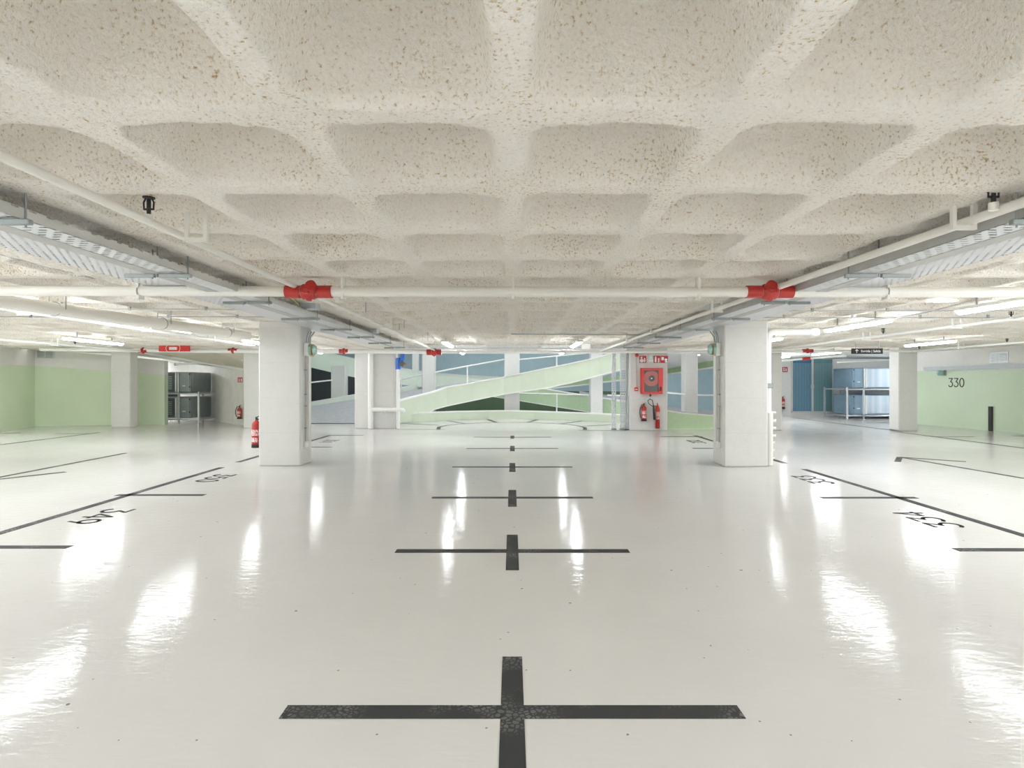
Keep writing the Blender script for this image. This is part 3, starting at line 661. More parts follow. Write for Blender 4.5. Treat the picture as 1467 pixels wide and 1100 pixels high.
# ================================================================ PIPES
def hanger(mb, x, y, z, r, w=None, along='x'):   # U shaped clip hung from the ceiling
    w = w or r+.02; s = .012
    for k in (-1, 1):
        p = (x+k*w, y, 0) if along == 'y' else (x, y+k*w, 0)
        mb.box(p[0]-s, p[1]-s, z-r, p[0]+s, p[1]+s, ZC+.05)
    if along == 'y': mb.box(x-w-s, y-s, z-r-s*2, x+w+s, y+s, z-r)
    else: mb.box(x-s, y-w-s, z-r-s*2, x+s, y+w+s, z-r)
    return mb
def coupling(x, y, z, r, L, parent, tee=0):
    mb = MB().tube([(x-L/2, y, z), (x-L*.18, y, z)], r*1.22, 18).tube([(x+L*.18, y, z), (x+L/2, y, z)], r*1.22, 18)
    mb.tube([(x-L*.16, y, z), (x-L*.12, y, z), (x+L*.12, y, z), (x+L*.16, y, z)], [r*1.25, r*1.5, r*1.5, r*1.25], 18)
    mb.box(x-.03, y-.02-r*1.45, z-.03, x+.03, y-r, z+.03, .01)
    mb.box(x-.022, y-.03, z-r*1.75, x+.022, y+.03, z-r*1.2, .006).box(x-.022, y-.03, z+r*1.2, x+.022, y+.03, z+r*1.75, .006)
    c = obj('pipe_coupling', mb, 'red', parent, label='red grooved coupling')
    if tee:
        rr = .04; tb = MB().tube([(x+tee, y-.02, z+.02), (x+tee, y-.11, z+.05)], rr*1.35, 14)
        tb.tube([(x+tee-.055, y-.06, z+.03), (x+tee+.055, y-.06, z+.03)], .012, 8)
        obj('branch_socket', tb, 'red', c)
YM, ZM = 5.8, 2.31
mp = thing('sprinkler_main_pipe', 'thick cream pipe crossing the whole picture with two red couplings', 'pipe', (0, YM, ZM))
obj('pipe', MB().tube([(-9, YM, ZM+.02), (-2, YM, ZM+.004), (2, YM, ZM-.002), (9, YM, ZM-.01)], .052, 20), 'pipe', mp)
for x, d in ((-2.02, .05), (2.56, -.02)): coupling(x, YM, ZM, .052, .46, mp, d)
for x in (-3.7, -1.68, .01, 1.85, 3.72): obj('hanger', hanger(MB(), x, YM, ZM, .052, .035), 'pipe', mp)
for x in (-3.7, 3.72): obj('clip', MB().tube([(x+.05*0, YM-.055*math.cos(a), ZM+.055*math.sin(a)) for a in [i*.3-1.2 for i in range(9)]], .006, 6), 'strut', mp)
def sprinkler(x, y, z, parent):
    mb = MB().tube([(x, y, z), (x, y, z+.045)], .012, 8).tube([(x-.028, y, z+.045), (x-.03, y, z+.085), (x-.018, y, z+.11)], .005, 6).tube([(x+.028, y, z+.045), (x+.03, y, z+.085), (x+.018, y, z+.11)], .005, 6)
    mb.tube([(x-.03, y, z+.045), (x+.03, y, z+.045)], .006, 6).tube([(x, y, z+.11), (x, y, z+.116)], .034, 12).tube([(x, y, z+.05), (x, y, z+.105)], .012, 6)
    obj('sprinkler_head', mb, 'black', parent)
    obj('socket', MB().tube([(x, y, z-.03), (x, y, z+.012)], .024, 12), 'pipe', parent)
br = thing('sprinkler_branch_pipe', 'cream sprinkler pipe running away on the left above the thick cross pipe', 'pipe', (-2.15, 4, 2.36))
obj('pipe', MB().tube([(-2.17, -6, 2.36), (-2.15, YM, 2.36), (-2.2, 16.5, 2.34)], .024, 12), 'pipe', br)
sprinkler(-2.15, 3.45, 2.385, br)
for y in (3.75, 9.5, 12): obj('hanger', hanger(MB(), -2.03, y, 2.36, .024, .06, 'y'), 'pipe', br)
for px, a, b, Y in ((524, 432, 447, 7.7), (579, 461, 470, 9.6), (572, 465, 473, 10.2), (613, 476, 488, 12)): obj('drop_rod', MB().tube([W(px, a-8, Y), W(px, b, Y)], .006, 6), 'strut', br)
br = thing('sprinkler_branch_pipe', 'cream sprinkler pipe running beside the right cable tray, black head at its near end', 'pipe', (2.72, 4, 2.34))
obj('pipe', MB().tube([(2.86, -6, 2.365), (2.71, 3.2, 2.36), (2.63, YM, 2.35), (2.5, 16.5, 2.32)], .028, 12), 'pipe', br)
sprinkler(2.66, 3.22, 2.385, br)
for y in (3.42, 7.4, 10.5, 12.6): obj('hanger', hanger(MB(), 2.69-.012*y, y, 2.35, .026, .06, 'y'), 'pipe', br)
fp = thing('drain_pipe', 'thick cream drain pipe slanting away at upper left', 'pipe', (-5.2, 8, 2.28))
obj('pipe', MB().tube([(-6.1, 3.2, 2.30), (-5.5, 6.28, 2.28), (-4.85, 10.7, 2.27)], .078, 20), 'pipe', fp)
for y, x in ((6.9, -5.42), (8.6, -5.16), (10.1, -4.94)):
    mb = MB().tube([(x+.082*math.cos(a), y, 2.28+.082*math.sin(a)) for a in [i*.35 for i in range(19)]], .007, 6)
    for k in (-1, 1): mb.tube([(x+k*.1, y+.05, 2.28), (x+k*.1, y+.05, ZC+.05)], .006, 6)
    obj('clamp', mb, 'strut', fp)
def thin_pipe(pts, r, lab, clips=(), heads=(), m='pipe_white', cat='pipe'):
    o = thing('sprinkler_pipe', lab, cat, pts[0]); obj('pipe', MB().tube(pts, r, 10), m, o)
    if clips:
        for x, y, z in clips: obj('hanger', hanger(MB(), x, y, z, r, .07, 'y'), m, o)
    for h in heads: sprinkler(*h, o)
    return o
thin_pipe([(-6.45, 4, 2.35), (-6.45, 14.6, 2.34)], .026, 'thin white sprinkler pipe crossing under the thick drain pipe on the left', [(-6.45, 7.7, 2.35), (-6.4, 10.2, 2.35), (-6.4, 12.4, 2.35)])
thin_pipe([(-10.9, 9, 2.33), (-10.8, 13, 2.33), (-10.6, 16.6, 2.32)], .028, 'thin white sprinkler pipe before the left green wall', [(-10.75, 13.7, 2.33)], [(-10.72, 14.3, 2.35)])
thin_pipe([(7.6, 5, 2.34), (7.3, 9, 2.34), (7.2, 16.4, 2.33)], .028, 'thin white sprinkler pipe running away behind the right column', [(7.25, 9.5, 2.34), (7.3, 12, 2.34)], [(7.28, 8.5, 2.36), (7.26, 11.4, 2.36)])
thin_pipe([(11.6, 10, 2.33), (11.55, 14.5, 2.33), (11.5, 17.0, 2.33)], .028, 'thin white sprinkler pipe before the light green right wall', [(11.55, 15, 2.33)], [(11.55, 13.6, 2.35), (11.53, 16.5, 2.35)])
sm = thing('sprinkler_main_pipe', 'far white sprinkler pipe under the ceiling with red couplings, beyond the columns', 'pipe', (0, 16.7, 2.30))
obj('pipe', MB().tube([(-13.5, 16.7, 2.38), (-9, 16.7, 2.33), (-5, 16.7, 2.32), (-2.2, 16.7, 2.30)], .06, 16).tube([(-2.2, 16.7, 2.30), (4, 16.7, 2.30), (12, 16.7, 2.33)], .035, 14), 'pipe_white', sm)
for px in (205, 334, 492.5): coupling(W(px, 500, 16.7)[0], 16.7, 2.34 if px < 400 else 2.32, .05, .26, sm)
coupling(W(622, 505, 16.7)[0], 16.7, 2.29, .07, .42, sm); coupling(W(1157, 506, 16.7)[0], 16.7, 2.33, .04, .3, sm)
for a, b in (((1125, 515.6), (1165, 513.2)),):
    pass
tp = tag(obj('fire_pipe', MB().tube([W(1120, 516.5, 20), W(1212, 509.5, 20)], .035, 10), 'pipe_white'), 'thin white pipe before the top of the blue grille doors', 'pipe')
obj('pipe_coupling', MB().tube([W(1149, 514.3, 20), W(1160, 513.4, 20)], .06, 12), 'red', tp, label='red coupling')
tp = tag(obj('fire_pipe', MB().tube([W(1200, 519, 20), W(1290, 514.5, 20)], .03, 10), 'pipe_white'), 'thin white pipe over the right air handling units', 'pipe')
tp = tag(obj('fire_pipe', MB().tube([W(195, 503, 18.9), W(300, 521, 20.3), W(350, 529.5, 19.2)], .045, 10), 'pipe_white'), 'thin white pipe running down the sloping soffit of the left alcove', 'pipe')
# elbow pipe at right column with the ribbed guard below
ep = thing('drain_pipe', 'white drain pipe bending down the outer side of the right column', 'pipe', (4.35, 9.95, 0))
x0 = 4.345; z0 = 2.27
arcs = [(x0+.11-.11*math.cos(t), 9.9, z0-.11+.11*math.sin(t)) for t in [i*math.pi/16 for i in range(9)]]
obj('pipe', MB().tube([(x0, 9.9, .02)]+[arcs[0]]+arcs[1:]+[(5.05, 9.9, z0)], .055, 16), 'pipe_white', ep)
obj('socket', MB().tube([(5.05, 9.9, z0), (5.08, 9.9, z0), (5.14, 9.9, z0), (5.2, 9.9, z0)], [.06, .072, .072, .06], 16), 'pipe_white', ep)
obj('clamp', MB().box(x0-.06, 9.82, 1.32, x0+.06, 9.98, 1.4, .01), 'strut', ep, label='grey steel clamp')
for i, y in enumerate((591.5, 602.5, 613.5, 624.5, 634, 645, 657)):
    z = H-(y-HY)/FPX*9.8; obj('bracket', MB().tube([(x0, 9.86, z), (4.435+(.02 if i < 4 else 0), 9.84, z)], .02 if i < 4 else .012, 8), 'pipe_white', ep)
obj('guard_tube', MB().tube([(x0+.012, 9.85, .02), (x0+.012, 9.85, .9)], .05, 12), 'pipe', ep)
# downpipes at the broad left column
dp = thing('downpipe', 'white downpipe down the front of the broad left column with an elbow arm and tap', 'pipe', (-4.45, 17.9, 0))
obj('pipe', MB().tube([W(531, 613.5, 17.88)[:2]+(.01,), W(531, 500, 17.88)], .085, 16), 'pipe_white', dp)
ya = 17.85
arm = obj('side_arm', MB().tube([W(533, 586.5, ya), W(573, 586.5, ya), W(577, 587, ya+.05), W(578, 589, ya+.1)], .065, 14), 'pipe_white', dp)
obj('tap', MB().tube([W(552, 588, ya-.05), W(552, 596, ya-.06)], .02, 8).tube([W(549, 590.5, ya-.07), W(556, 590.5, ya-.07)], .015, 8), 'steel', arm, label='small brass tap')
dp = thing('downpipe', 'narrow white downpipe with blue branch fitting on top, right of the broad left column', 'pipe', (-3.5, 17.9, 0))
xb = W(570.5, 0, 17.9)[0]
obj('pipe', MB().tube([(xb, 17.9, .01), (xb, 17.9, W(0, 528, 17.9)[2])], .055, 14), 'pipe_white', dp)
zb = W(0, 528, 17.9)[2]
obj('branch_fitting', MB().tube([(xb, 17.9, zb-.02), (xb, 17.9, zb+.33)], .075, 14).tube([(xb, 17.9, zb+.08), (xb+.1, 17.88, zb+.2), (xb+.14, 17.87, zb+.3), (xb+.14, 17.87, zb+.45)], .07, 14), 'blue', dp, label='blue plastic branch')
obj('pipe_end', MB().tube([(xb+.1, 17.8, zb+.17), (xb+.22, 17.76, zb+.1)], .07, 14), 'brown', dp)
obj('conduit', MB().tube([W(566.5, 613, 17.95)[:2]+(.01,), W(566.5, 505, 17.95)], .012, 8), 'rail', dp)
# ================================================================ CABLE TRAYS
def tray(s, off, lab, group):
    t = thing('cable_tray', lab, 'cable tray', (s*(2.85+off), 8, 2.3))
    xi, xo = 2.70+off, 3.02+off; zb, zt = 2.305, 2.37; ya, yb = -6.0, 15.2
    obj('side_rail', MB().box(s*xi, ya, zb, s*(xi+.003), yb, zt), 'perf_side' if s < 0 else 'rail', t)
    obj('bottom_sheet', MB().box(s*xi, ya, zb, s*(xo-.13), yb, zb+.003), 'perf', t)
    obj('trunking', MB().box(s*(xo-.13), ya, zb-.004, s*xo, yb, zb+.055, .006), 'rail', t, label='plain grey closed trunking')
    for k in range(5): obj('joint', MB().box(s*(xo-.133), 2.9+k*2.7, zb-.006, s*(xo+.002), 2.905+k*2.7, zb-.003), 'strut', t)
    for k in range(-5, 8):
        y = 3.2+1.6*k; f = .9/(.905)
        h = obj('hanger_channel', MB().box(s*(xi-.06), y-.018, zb-.036, s*(xo-.12), y+.018, zb-.006, .004), 'strut', t)
        obj('threaded_rod', MB().tube([(s*(xi-.03), y, zb-.05), (s*(xi-.03), y, ZC+.15)], .006, 6), 'strut', h)
        obj('threaded_rod', MB().tube([(s*(xo-.10), y, zb-.03), (s*(xo-.10), y, ZC+.15)], .006, 6), 'strut', h)
    cab = MB()
    for k in range(8):
        pts = [(s*(xi+.025+k*.018+.01*math.sin(y*1.7+k*2)), y, zb+.02+.006*(k % 2)) for y in np.arange(ya, yb, .6)]
        cab.tube(pts, .009, 6)
    obj('cable', cab, 'black', t)['kind'] = 'stuff'  # cables added dense and black so the tray slots look shaded
    return t
tl = tray(-1, 0, 'grey slotted cable tray running away at upper left', None)
trr = tray(1, .10, 'grey slotted cable tray running away at upper right', None)
obj('junction_box', MB().box(-2.74, 7.6, 2.37, -2.56, 7.78, 2.46, .008), 'duct', tl)
obj('junction_box', MB().box(-2.74, 11.2, 2.37, -2.6, 11.4, 2.45, .008), 'duct', tl)
obj('junction_box', MB().box(2.6, 7.7, 2.37, 2.75, 7.85, 2.46, .008), 'duct', trr)
obj('cable_loop', MB().tube([(-2.66, 6.0, 2.4), (-2.6, 6.4, 2.42), (-2.62, 7.0, 2.4), (-2.72, 7.5, 2.38)], .008, 6), 'yellow', tl)
def tray2(s, off, lab):
    t = thing('cable_tray', lab, 'cable tray', (s*(3.3+off), 8, 2.37))
    xi, xo = 3.08+off, 3.62+off; z = 2.37
    obj('bottom_sheet', MB().box(s*xi, -6, z, s*xo, 14.5, z+.003), 'perf_fine', t)
    obj('side_rail', MB().box(s*xo, -6, z, s*(xo+.003), 14.5, z+.05), 'rail', t)
    for k in range(-6, 7):
        y = 4.8+1.62*k; h = obj('hanger_channel', MB().box(s*(xi-.14), y-.018, z-.1, s*(xi+.10), y+.018, z-.07, .004), 'strut', t)
        obj('threaded_rod', MB().tube([(s*(xi-.12), y, z-.11), (s*(xi-.12), y, ZC+.05)], .006, 6), 'strut', h)
tray2(-1, 0, 'wide finely perforated cable tray outside the left slotted tray')
tray2(1, .10, 'wide finely perforated cable tray outside the right slotted tray')
t = thing('cable_tray', 'perforated cable tray crossing the ceiling above the far white pipe', 'cable tray', (0, 15.6, 2.36))
obj('side_rail', MB().box(-3.1, 15.5, 2.34, 3.3, 15.503, 2.42), perf_mat('slotted_cross_side', .09, .045, .5, .4, (.66, .68, .70), (0, 2)), t)
obj('bottom_sheet', MB().box(-3.1, 15.5, 2.34, 3.3, 15.8, 2.343), 'perf_fine', t)
tag(obj('junction_box', MB().box(*W(833.5, 499.5, 15.3)[:2], W(0, 499.8, 15.3)[2], W(846, 0, 15.3)[0], 15.42, W(0, 492, 15.3)[2], .01), 'pipe_white'), 'white square junction box right of the middle tube lights', 'box')
# vertical cable ladders beside the hose reel column
for pa, pb, d, lab in ((876.8, 882, .05, 'narrow slotted steel cable ladder standing leftmost by the hose reel column'), (889, 897.3, .08, 'wide slotted steel cable ladder standing by the hose reel column')):
    t = thing('cable_ladder', lab, 'cable tray', (W(pa, 0, 17.7)[0], 17.7, 0)); xa, xb_ = W(pa, 0, 17.7)[0], W(pb, 0, 17.7)[0]
    obj('sheet', MB().box(xa, 17.7, .0, xb_, 17.703, 2.4), 'perf_v', t)
    obj('side_rail', MB().box(xa-.004, 17.66, 0, xa, 17.7+d, 2.4).box(xb_, 17.66, 0, xb_+.004, 17.7+d, 2.4), 'steel', t)
    obj('foot', MB().box(xa-.02, 17.64, 0, xb_+.02, 17.76, .015), 'black', t)
t = thing('conduit_bundle', 'bundle of grey cables and steel conduits bending beside the hose reel column', 'conduit', (3.4, 17.5, 0))
for k, (xk, m) in enumerate(((899.5, 'steel'), (901, 'black'), (902.5, 'steel'))):
    X = W(xk, 0, 17.5)[0]
    pts = [(X, 17.5, 0), (X, 17.5, 1.0), (X+.02, 17.5, 1.15)]+([(X+.08, 17.45, 1.6), (X+.09, 17.45, 2.4)] if k != 1 else [(X, 17.5, 2.4)])
    obj('conduit', MB().tube(pts, .022, 8), m, t)
obj('ladder_foot', MB().box(W(895, 0, 17.5)[0], 17.45, 0, W(904, 0, 17.5)[0], 17.6, .02), 'black', t)
# thin conduits under the ceiling
for s, xa, y, z, lab in ((-1, 12, 8.0, 2.415, 'thin grey conduit crossing the ceiling left, nearer one'), (-1, 12, 8.9, 2.415, 'thin grey conduit crossing the ceiling left, farther one'),
                         (1, 12, 8.15, 2.415, 'thin grey conduit crossing the ceiling right, nearer one'), (1, 12, 9.0, 2.415, 'thin grey conduit crossing the ceiling right, farther one')):
    o = tag(obj('conduit', MB().tube([(s*3.7, y, z), (s*xa, y, z)], .01, 8), 'rail'), lab, 'conduit')
    for k in range(7): obj('clip', MB().box(s*(4.2+k*1.05)-.015, y-.015, z-.014, s*(4.2+k*1.05)+.015, y+.015, z+.045), 'strut', o)
tag(obj('conduit', MB().tube([W(1262, 459, 9), W(1330, 447, 8), W(1390, 431, 6.8)], .008, 6), 'rail'), 'thin cable linking the tube lights at upper right', 'conduit')
tag(obj('conduit', MB().tube([(-.02, 12.2, 2.43), (3, 12.3, 2.42)], .012, 6), 'rail'), 'thin conduit crossing the middle of the ceiling', 'conduit')
for px, py, Y, lab in ((47, 454, 9.5, 'small white ceiling box left of the thick drain pipe, nearer one'), (154, 468.5, 11, 'small white ceiling box under the thick drain pipe'), (1376, 474, 12, 'small white ceiling box at upper right')):
    x, y, z = W(px, py, Y); o = obj('sensor_box', MB().box(x-.09, y-.06, z-.03, x+.09, y+.06, z+.04, .01), 'pipe_white')
    obj('stem', MB().tube([(x, y, z+.04), (x, y, ZC+.05)], .01, 6), 'pipe_white', o); tag(o, lab, 'box')
# ================================================================ BULKHEADS AND CONDUITS ON FRONT COLUMNS
def bulkhead(s, xf, y, lab):
    t = thing('emergency_light', lab, 'light', (xf, y, 2.0)); z0, z1 = 1.86, 2.09
    obj('housing', MB().box(xf, y-.02, z0+.01, xf-s*.085, y+.13, z1, .012), 'pipe', t)
    for dx, r in ((.10, .082), (.17, .07)):
        mb = MB(); n = 18; v = []
        for rr, d in ((r, 0), (r*1.03, .02), (r*.8, .045), (0.01, .055)):
            v += [(xf-s*(dx-.02+d), y+.05+rr*math.cos(2*math.pi*k/n), (z0+z1)/2+rr*1.25*math.sin(2*math.pi*k/n)) for k in range(n)]
        mb.add(v, [(i*n+k, i*n+(k+1) % n, (i+1)*n+(k+1) % n, (i+1)*n+k) for i in range(3) for k in range(n)], True)
        obj('lens', mb, 'aqua', t)
    obj('frame_ring', MB().box(xf-s*.125, y-.04, z0, xf-s*.14, y+.14, z1-.01, .01), 'gold', t)
    for k in range(3):
        obj('cable_gland', MB().tube([(xf-s*(.03+k*.03), y+.04, z1), (xf-s*(.035+k*.033), y+.05, z1+.1), (xf-s*(.07+k*.05), y+.05, z1+.2)], .012, 8), 'strut', t)
    return t
bulkhead(-1, -3.575, 10.0, 'aqua lensed bulkhead light on the inner side of the left column')
bulkhead(1, 3.55, 9.9, 'aqua lensed bulkhead light on the inner side of the right column')
for s, xf, y, sd in ((-1, -3.575, 10.05, 'left'), (1, 3.55, 9.95, 'right')):
    t = thing('conduit', f'vertical conduit down the inner side of the {sd} column to a small socket', 'conduit', (xf, y, .3))
    obj('pipe', MB().tube([(xf-s*.02, y, .38), (xf-s*.02, y, 1.88)], .012, 8), 'rail', t)
    obj('trunking', MB().box(xf, y+.12, .4, xf-s*.035, y+.17, 1.88, .004), 'pipe', t)
    obj('socket', MB().box(xf, y-.04, .3, xf-s*.05, y+.05, .4, .006), 'pipe', t)
    for k, z in enumerate((.62, 1.0, 1.2, 1.62)): obj('clip', MB().box(xf, y-.022, z, xf-s*.036, y+.022, z+.02), 'strut', t)
# ================================================================ FIRE EQUIPMENT
def extinguisher(x, y, z, h, r, lab, face=1, parts=True, side=-1):
    t = thing('fire_extinguisher', lab, 'fire extinguisher', (x, y, z)); b = h*.8
    obj('body', MB().lathe(x, y, [(.005, z), (r, z+.01), (r, z+b*.86), (r*.85, z+b*.94), (r*.4, z+b), (r*.3, z+b+.02), (.003, z+b+.02)]), 'red', t)
    obj('base_ring', MB().lathe(x, y, [(.005, z-.004), (r*1.06, z-.004), (r*1.06, z+h*.09), (r*1.0, z+h*.1)]), 'black', t)
    v = obj('valve', MB().tube([(x, y, z+b), (x, y, z+b+.06)], r*.25, 10), 'black', t)
    obj('handle', MB().tube([(x-.02, y, z+b+.06), (x+r*.9, y-.01, z+b+.09)], .008, 6).tube([(x, y, z+b+.045), (x+r*.95, y-.01, z+b+.02)], .007, 6), 'black', v)
    P = [(x, y-.01, z+b+.03), (x+side*r*.9, y-.02, z+b+.03), (x+side*r*1.55, y-.02, z+b*.8), (x+side*r*1.65, y-.02, z+b*.5), (x+side*r*1.2, y-.02, z+b*.18)]
    obj('hose', MB().tube(P, .012, 8), 'black', t)
    lb = MB(); n = 7
    for a0, a1, za, zb_ in ((-150, -40, .45, .68), (-140, -50, .2, .38)):
        rr = r+.0015; pts = [math.radians(a0+(a1-a0)*i/n) for i in range(n+1)]
        vv = [(x+rr*math.cos(a), y+rr*math.sin(a), z+b*zz) for zz in (za, zb_) for a in pts]
        lb.add(vv, [(i, i+1, n+2+i, n+1+i) for i in range(n)], True)
    obj('label', lb, M['exlabel'], t)
    obj('bracket', MB().box(x-.02, y, z+b*.7, x+.02, y+r+.012, z+b*.75), 'strut', t)
    return t
def exlabel():
    m, N, L, b = new_mat('printed_extinguisher_label'); tc = N.new('ShaderNodeTexCoord')
    n = N.new('ShaderNodeTexNoise'); n.inputs['Scale'].default_value = 75; n.inputs['Detail'].default_value = 2; L.new(tc.outputs['Object'], n.inputs['Vector'])
    r = N.new('ShaderNodeValToRGB'); r.color_ramp.interpolation = 'CONSTANT'; r.color_ramp.elements[0].color = (.62, .05, .05, 1); r.color_ramp.elements[1].position = .5; r.color_ramp.elements[1].color = (.85, .8, .8, 1)
    L.new(n.outputs['Fac'], r.inputs['Fac']); L.new(r.outputs['Color'], b.inputs['Base Color']); return m
M['exlabel'] = exlabel()
extinguisher(-4.375, 9.98, .305, .56, .078, 'red fire extinguisher with black base hung on the outer side of the left column', side=1)
extinguisher(W(922.5, 0, 17.2)[0], 17.2, W(0, 603, 17.2)[2], .56, .075, 'shorter red extinguisher with side hose under the hose reel cabinet')
t = thing('fire_extinguisher', 'tall slim red gas extinguisher with black horn right under the hose reel cabinet', 'fire extinguisher', (W(942, 0, 17.2)[0], 17.2, .06))
x, y, z = W(942, 0, 17.2)[0], 17.2, .06
obj('body', MB().lathe(x, y, [(.005, z), (.066, z+.01), (.066, z+.58), (.05, z+.65), (.025, z+.69), (.004, z+.7)]), 'red', t)
vv = obj('valve', MB().tube([(x, y, z+.68), (x, y, z+.76)], .018, 10), 'red', t)
obj('handle', MB().tube([(x, y-.02, z+.75), (x+.09, y-.02, z+.80)], .008, 6).tube([(x, y-.02, z+.73), (x+.1, y-.02, z+.68)], .008, 6), 'steel', vv)
horn = [W(940, 582, 17.1), W(934, 581.5, 17.1), W(929, 577.5, 17.08), W(928, 574, 17.08), W(931, 571.5, 17.08), W(934.5, 573, 17.08), W(936, 580, 17.08), W(937, 592, 17.08), W(938, 601, 17.1)]
obj('hose', MB().tube(horn[:7], .013, 10), 'black', t); obj('horn', MB().tube(horn[6:], [.018, .032, .042], 12), 'black', t)
lb = MB(); 
for za, zb_ in ((.36, .5), (.28, .34)):
    pts = [math.radians(-150+120*i/7) for i in range(8)]
    lb.add([(x+.0675*math.cos(a), y+.0675*math.sin(a), z+q) for q in (za, zb_) for a in pts], [(i, i+1, 9+i, 8+i) for i in range(7)], True)
obj('label', lb, M['exlabel'], t)
obj('bracket', MB().box(x-.02, y, z+.5, x+.02, 17.3, z+.54), 'strut', t)
extinguisher(W(341.5, 0, 19.2)[0], 19.28, W(0, 600, 19.2)[2], .46, .075, 'dark red extinguisher on the wall of the dim left alcove')
extinguisher(W(1124.5, 0, 24.7)[0], 24.9, W(0, 585.5, 24.8)[2], .56, .09, 'red extinguisher on the wall left of the blue grille doors')
# hose reel cabinet
t = thing('hose_reel_cabinet', 'red hose reel cabinet with glass front on the broad right column', 'cabinet', (4.1, 17.2, 1.4))
def WB(mb, pa, pb, ya, yb, Y0, Y1, b=0):
    a_, b_ = W(pa, ya, Y0), W(pb, yb, Y0); return mb.box(a_[0], Y0, b_[2], b_[0], Y1, a_[2], b)
obj('body', WB(MB(), 919, 949.5, 527, 564, 17.14, 17.3), 'red_bright', t)
obj('back_panel', WB(MB(), 922.5, 944, 530, 561.5, 17.132, 17.139), 'black', t)
d = MB(); Yd = 17.1
WB(d, 919.8, 949.6, 526.8, 530.2, Yd-.03, Yd+.03); WB(d, 919.8, 949.6, 561, 564.3, Yd-.03, Yd+.03); WB(d, 919.8, 922.8, 530.2, 561, Yd-.03, Yd+.03); WB(d, 943.8, 949.6, 530.2, 561, Yd-.03, Yd+.03)
dr = obj('door', d, 'red_bright', t)
obj('glass_pane', WB(MB(), 922.8, 943.8, 530.2, 561, Yd, Yd+.004), 'glass', dr)
obj('door_label', WB(MB(), 945.2, 947.8, 554, 560, Yd-.034, Yd-.031), 'ink', dr)
cx_, cy_, cz_ = W(933.3, 542, 17.12)
rl = obj('hose_reel', MB().disc_y(cx_, 17.122, cz_, .225, .018, 32), 'red', t)
rings = MB()
for r_ in (.1, .13, .16, .19, .215): rings.disc_y(cx_, 17.112, cz_, r_, .006, 32, r_-.012)
obj('hose', rings, 'red', rl); obj('hub', MB().disc_y(cx_, 17.108, cz_, .09, .014, 24), 'black', rl); obj('axle', MB().disc_y(cx_, 17.098, cz_, .02, .01, 12), 'steel', rl)
obj('drain_stub', WB(MB(), 931, 933, 564.5, 568, 17.15, 17.2), 'black', t)
tag(obj('wall_rail', WB(MB(), 904.5, 930, 571, 572.6, 17.24, 17.3), 'steel'), 'short horizontal steel conduit under the hose reel cabinet', 'conduit')
def firesign(pa, pb, ya, yb, Y, lab, picts):
    t = thing('fire_sign', lab, 'sign', W(pa, yb, Y)); obj('plate', WB(MB(), pa, pb, ya, yb, Y, Y+.01), 'signred', t)
    mb = MB(); w = pb-pa; h = yb-ya
    for k in picts:
        if k[0] == 'b': WB(mb, pa+k[1]*w, pa+k[2]*w, ya+k[3]*h, ya+k[4]*h, Y-.004, Y)
        else: c = W(pa+k[1]*w, ya+k[2]*h, Y); mb.disc_y(c[0], Y-.002, c[2], k[3], .004, 14)
    obj('pictogram', mb, 'signwhite', t); return t
firesign(916, 926, 509.8, 519.8, 17.27, 'red square call point sign with white hand, left above the hose reel cabinet', [('d', .3, .25, .03), ('d', .32, .68, .055), ('b', .28, .4, .3, .6), ('b', .65, .85, .3, .9), ('b', .6, .9, .55, .7)])
firesign(936.5, 946, 509.8, 519.8, 17.27, 'red square extinguisher sign right above the hose reel cabinet', [('b', .15, .42, .3, .9), ('d', .28, .2, .025), ('b', .65, .85, .3, .95)])
firesign(946.5, 957, 509.8, 519.8, 17.265, 'red square hose reel sign beside the extinguisher sign', [('b', .1, .45, .15, .6), ('d', .72, .55, .04), ('b', .6, .95, .75, .95)])
firesign(340.5, 347.3, 540.5, 547.8, 19.22, 'dark red extinguisher sign on the wall of the left alcove', [('b', .2, .4, .25, .85), ('b', .65, .85, .25, .85)])
firesign(1121, 1128.3, 525.8, 533, 24.96, 'small red extinguisher sign on the wall left of the blue grille doors', [('b', .15, .42, .15, .4), ('b', .15, .42, .5, .8), ('b', .6, .82, .25, .85)])
t = thing('call_point', 'small red fire alarm call point left of the hose reel cabinet', 'alarm', W(912, 557, 17.25))
obj('housing', WB(MB(), 909.3, 914.3, 554.8, 560, 17.24, 17.3, .01), 'red_bright', t); obj('button_plate', WB(MB(), 910, 913.6, 557, 558.3, 17.234, 17.239), 'signwhite', t)
obj('conduit', WB(MB(), 911.6, 912.6, 511, 555, 17.28, 17.3), 'rail', t); x_, y_, z_ = W(913, 508.5, 17.2)
obj('sounder', MB().tube([(x_, 17.3, z_), (x_, 17.24, z_), (x_, 17.18, z_)], [.05, .055, .03], 14), 'signred', t, label='dark red round sounder')
t = thing('emergency_light', 'small pale square bulkhead light between the red fire signs', 'light', W(933, 514, 17.25))
obj('housing', WB(MB(), 929.5, 936.2, 507.5, 517.5, 17.22, 17.3, .01), 'pipe', t); obj('lens', WB(MB(), 930.5, 935.5, 509.8, 515.5, 17.2, 17.219, .008), 'aqua', t)
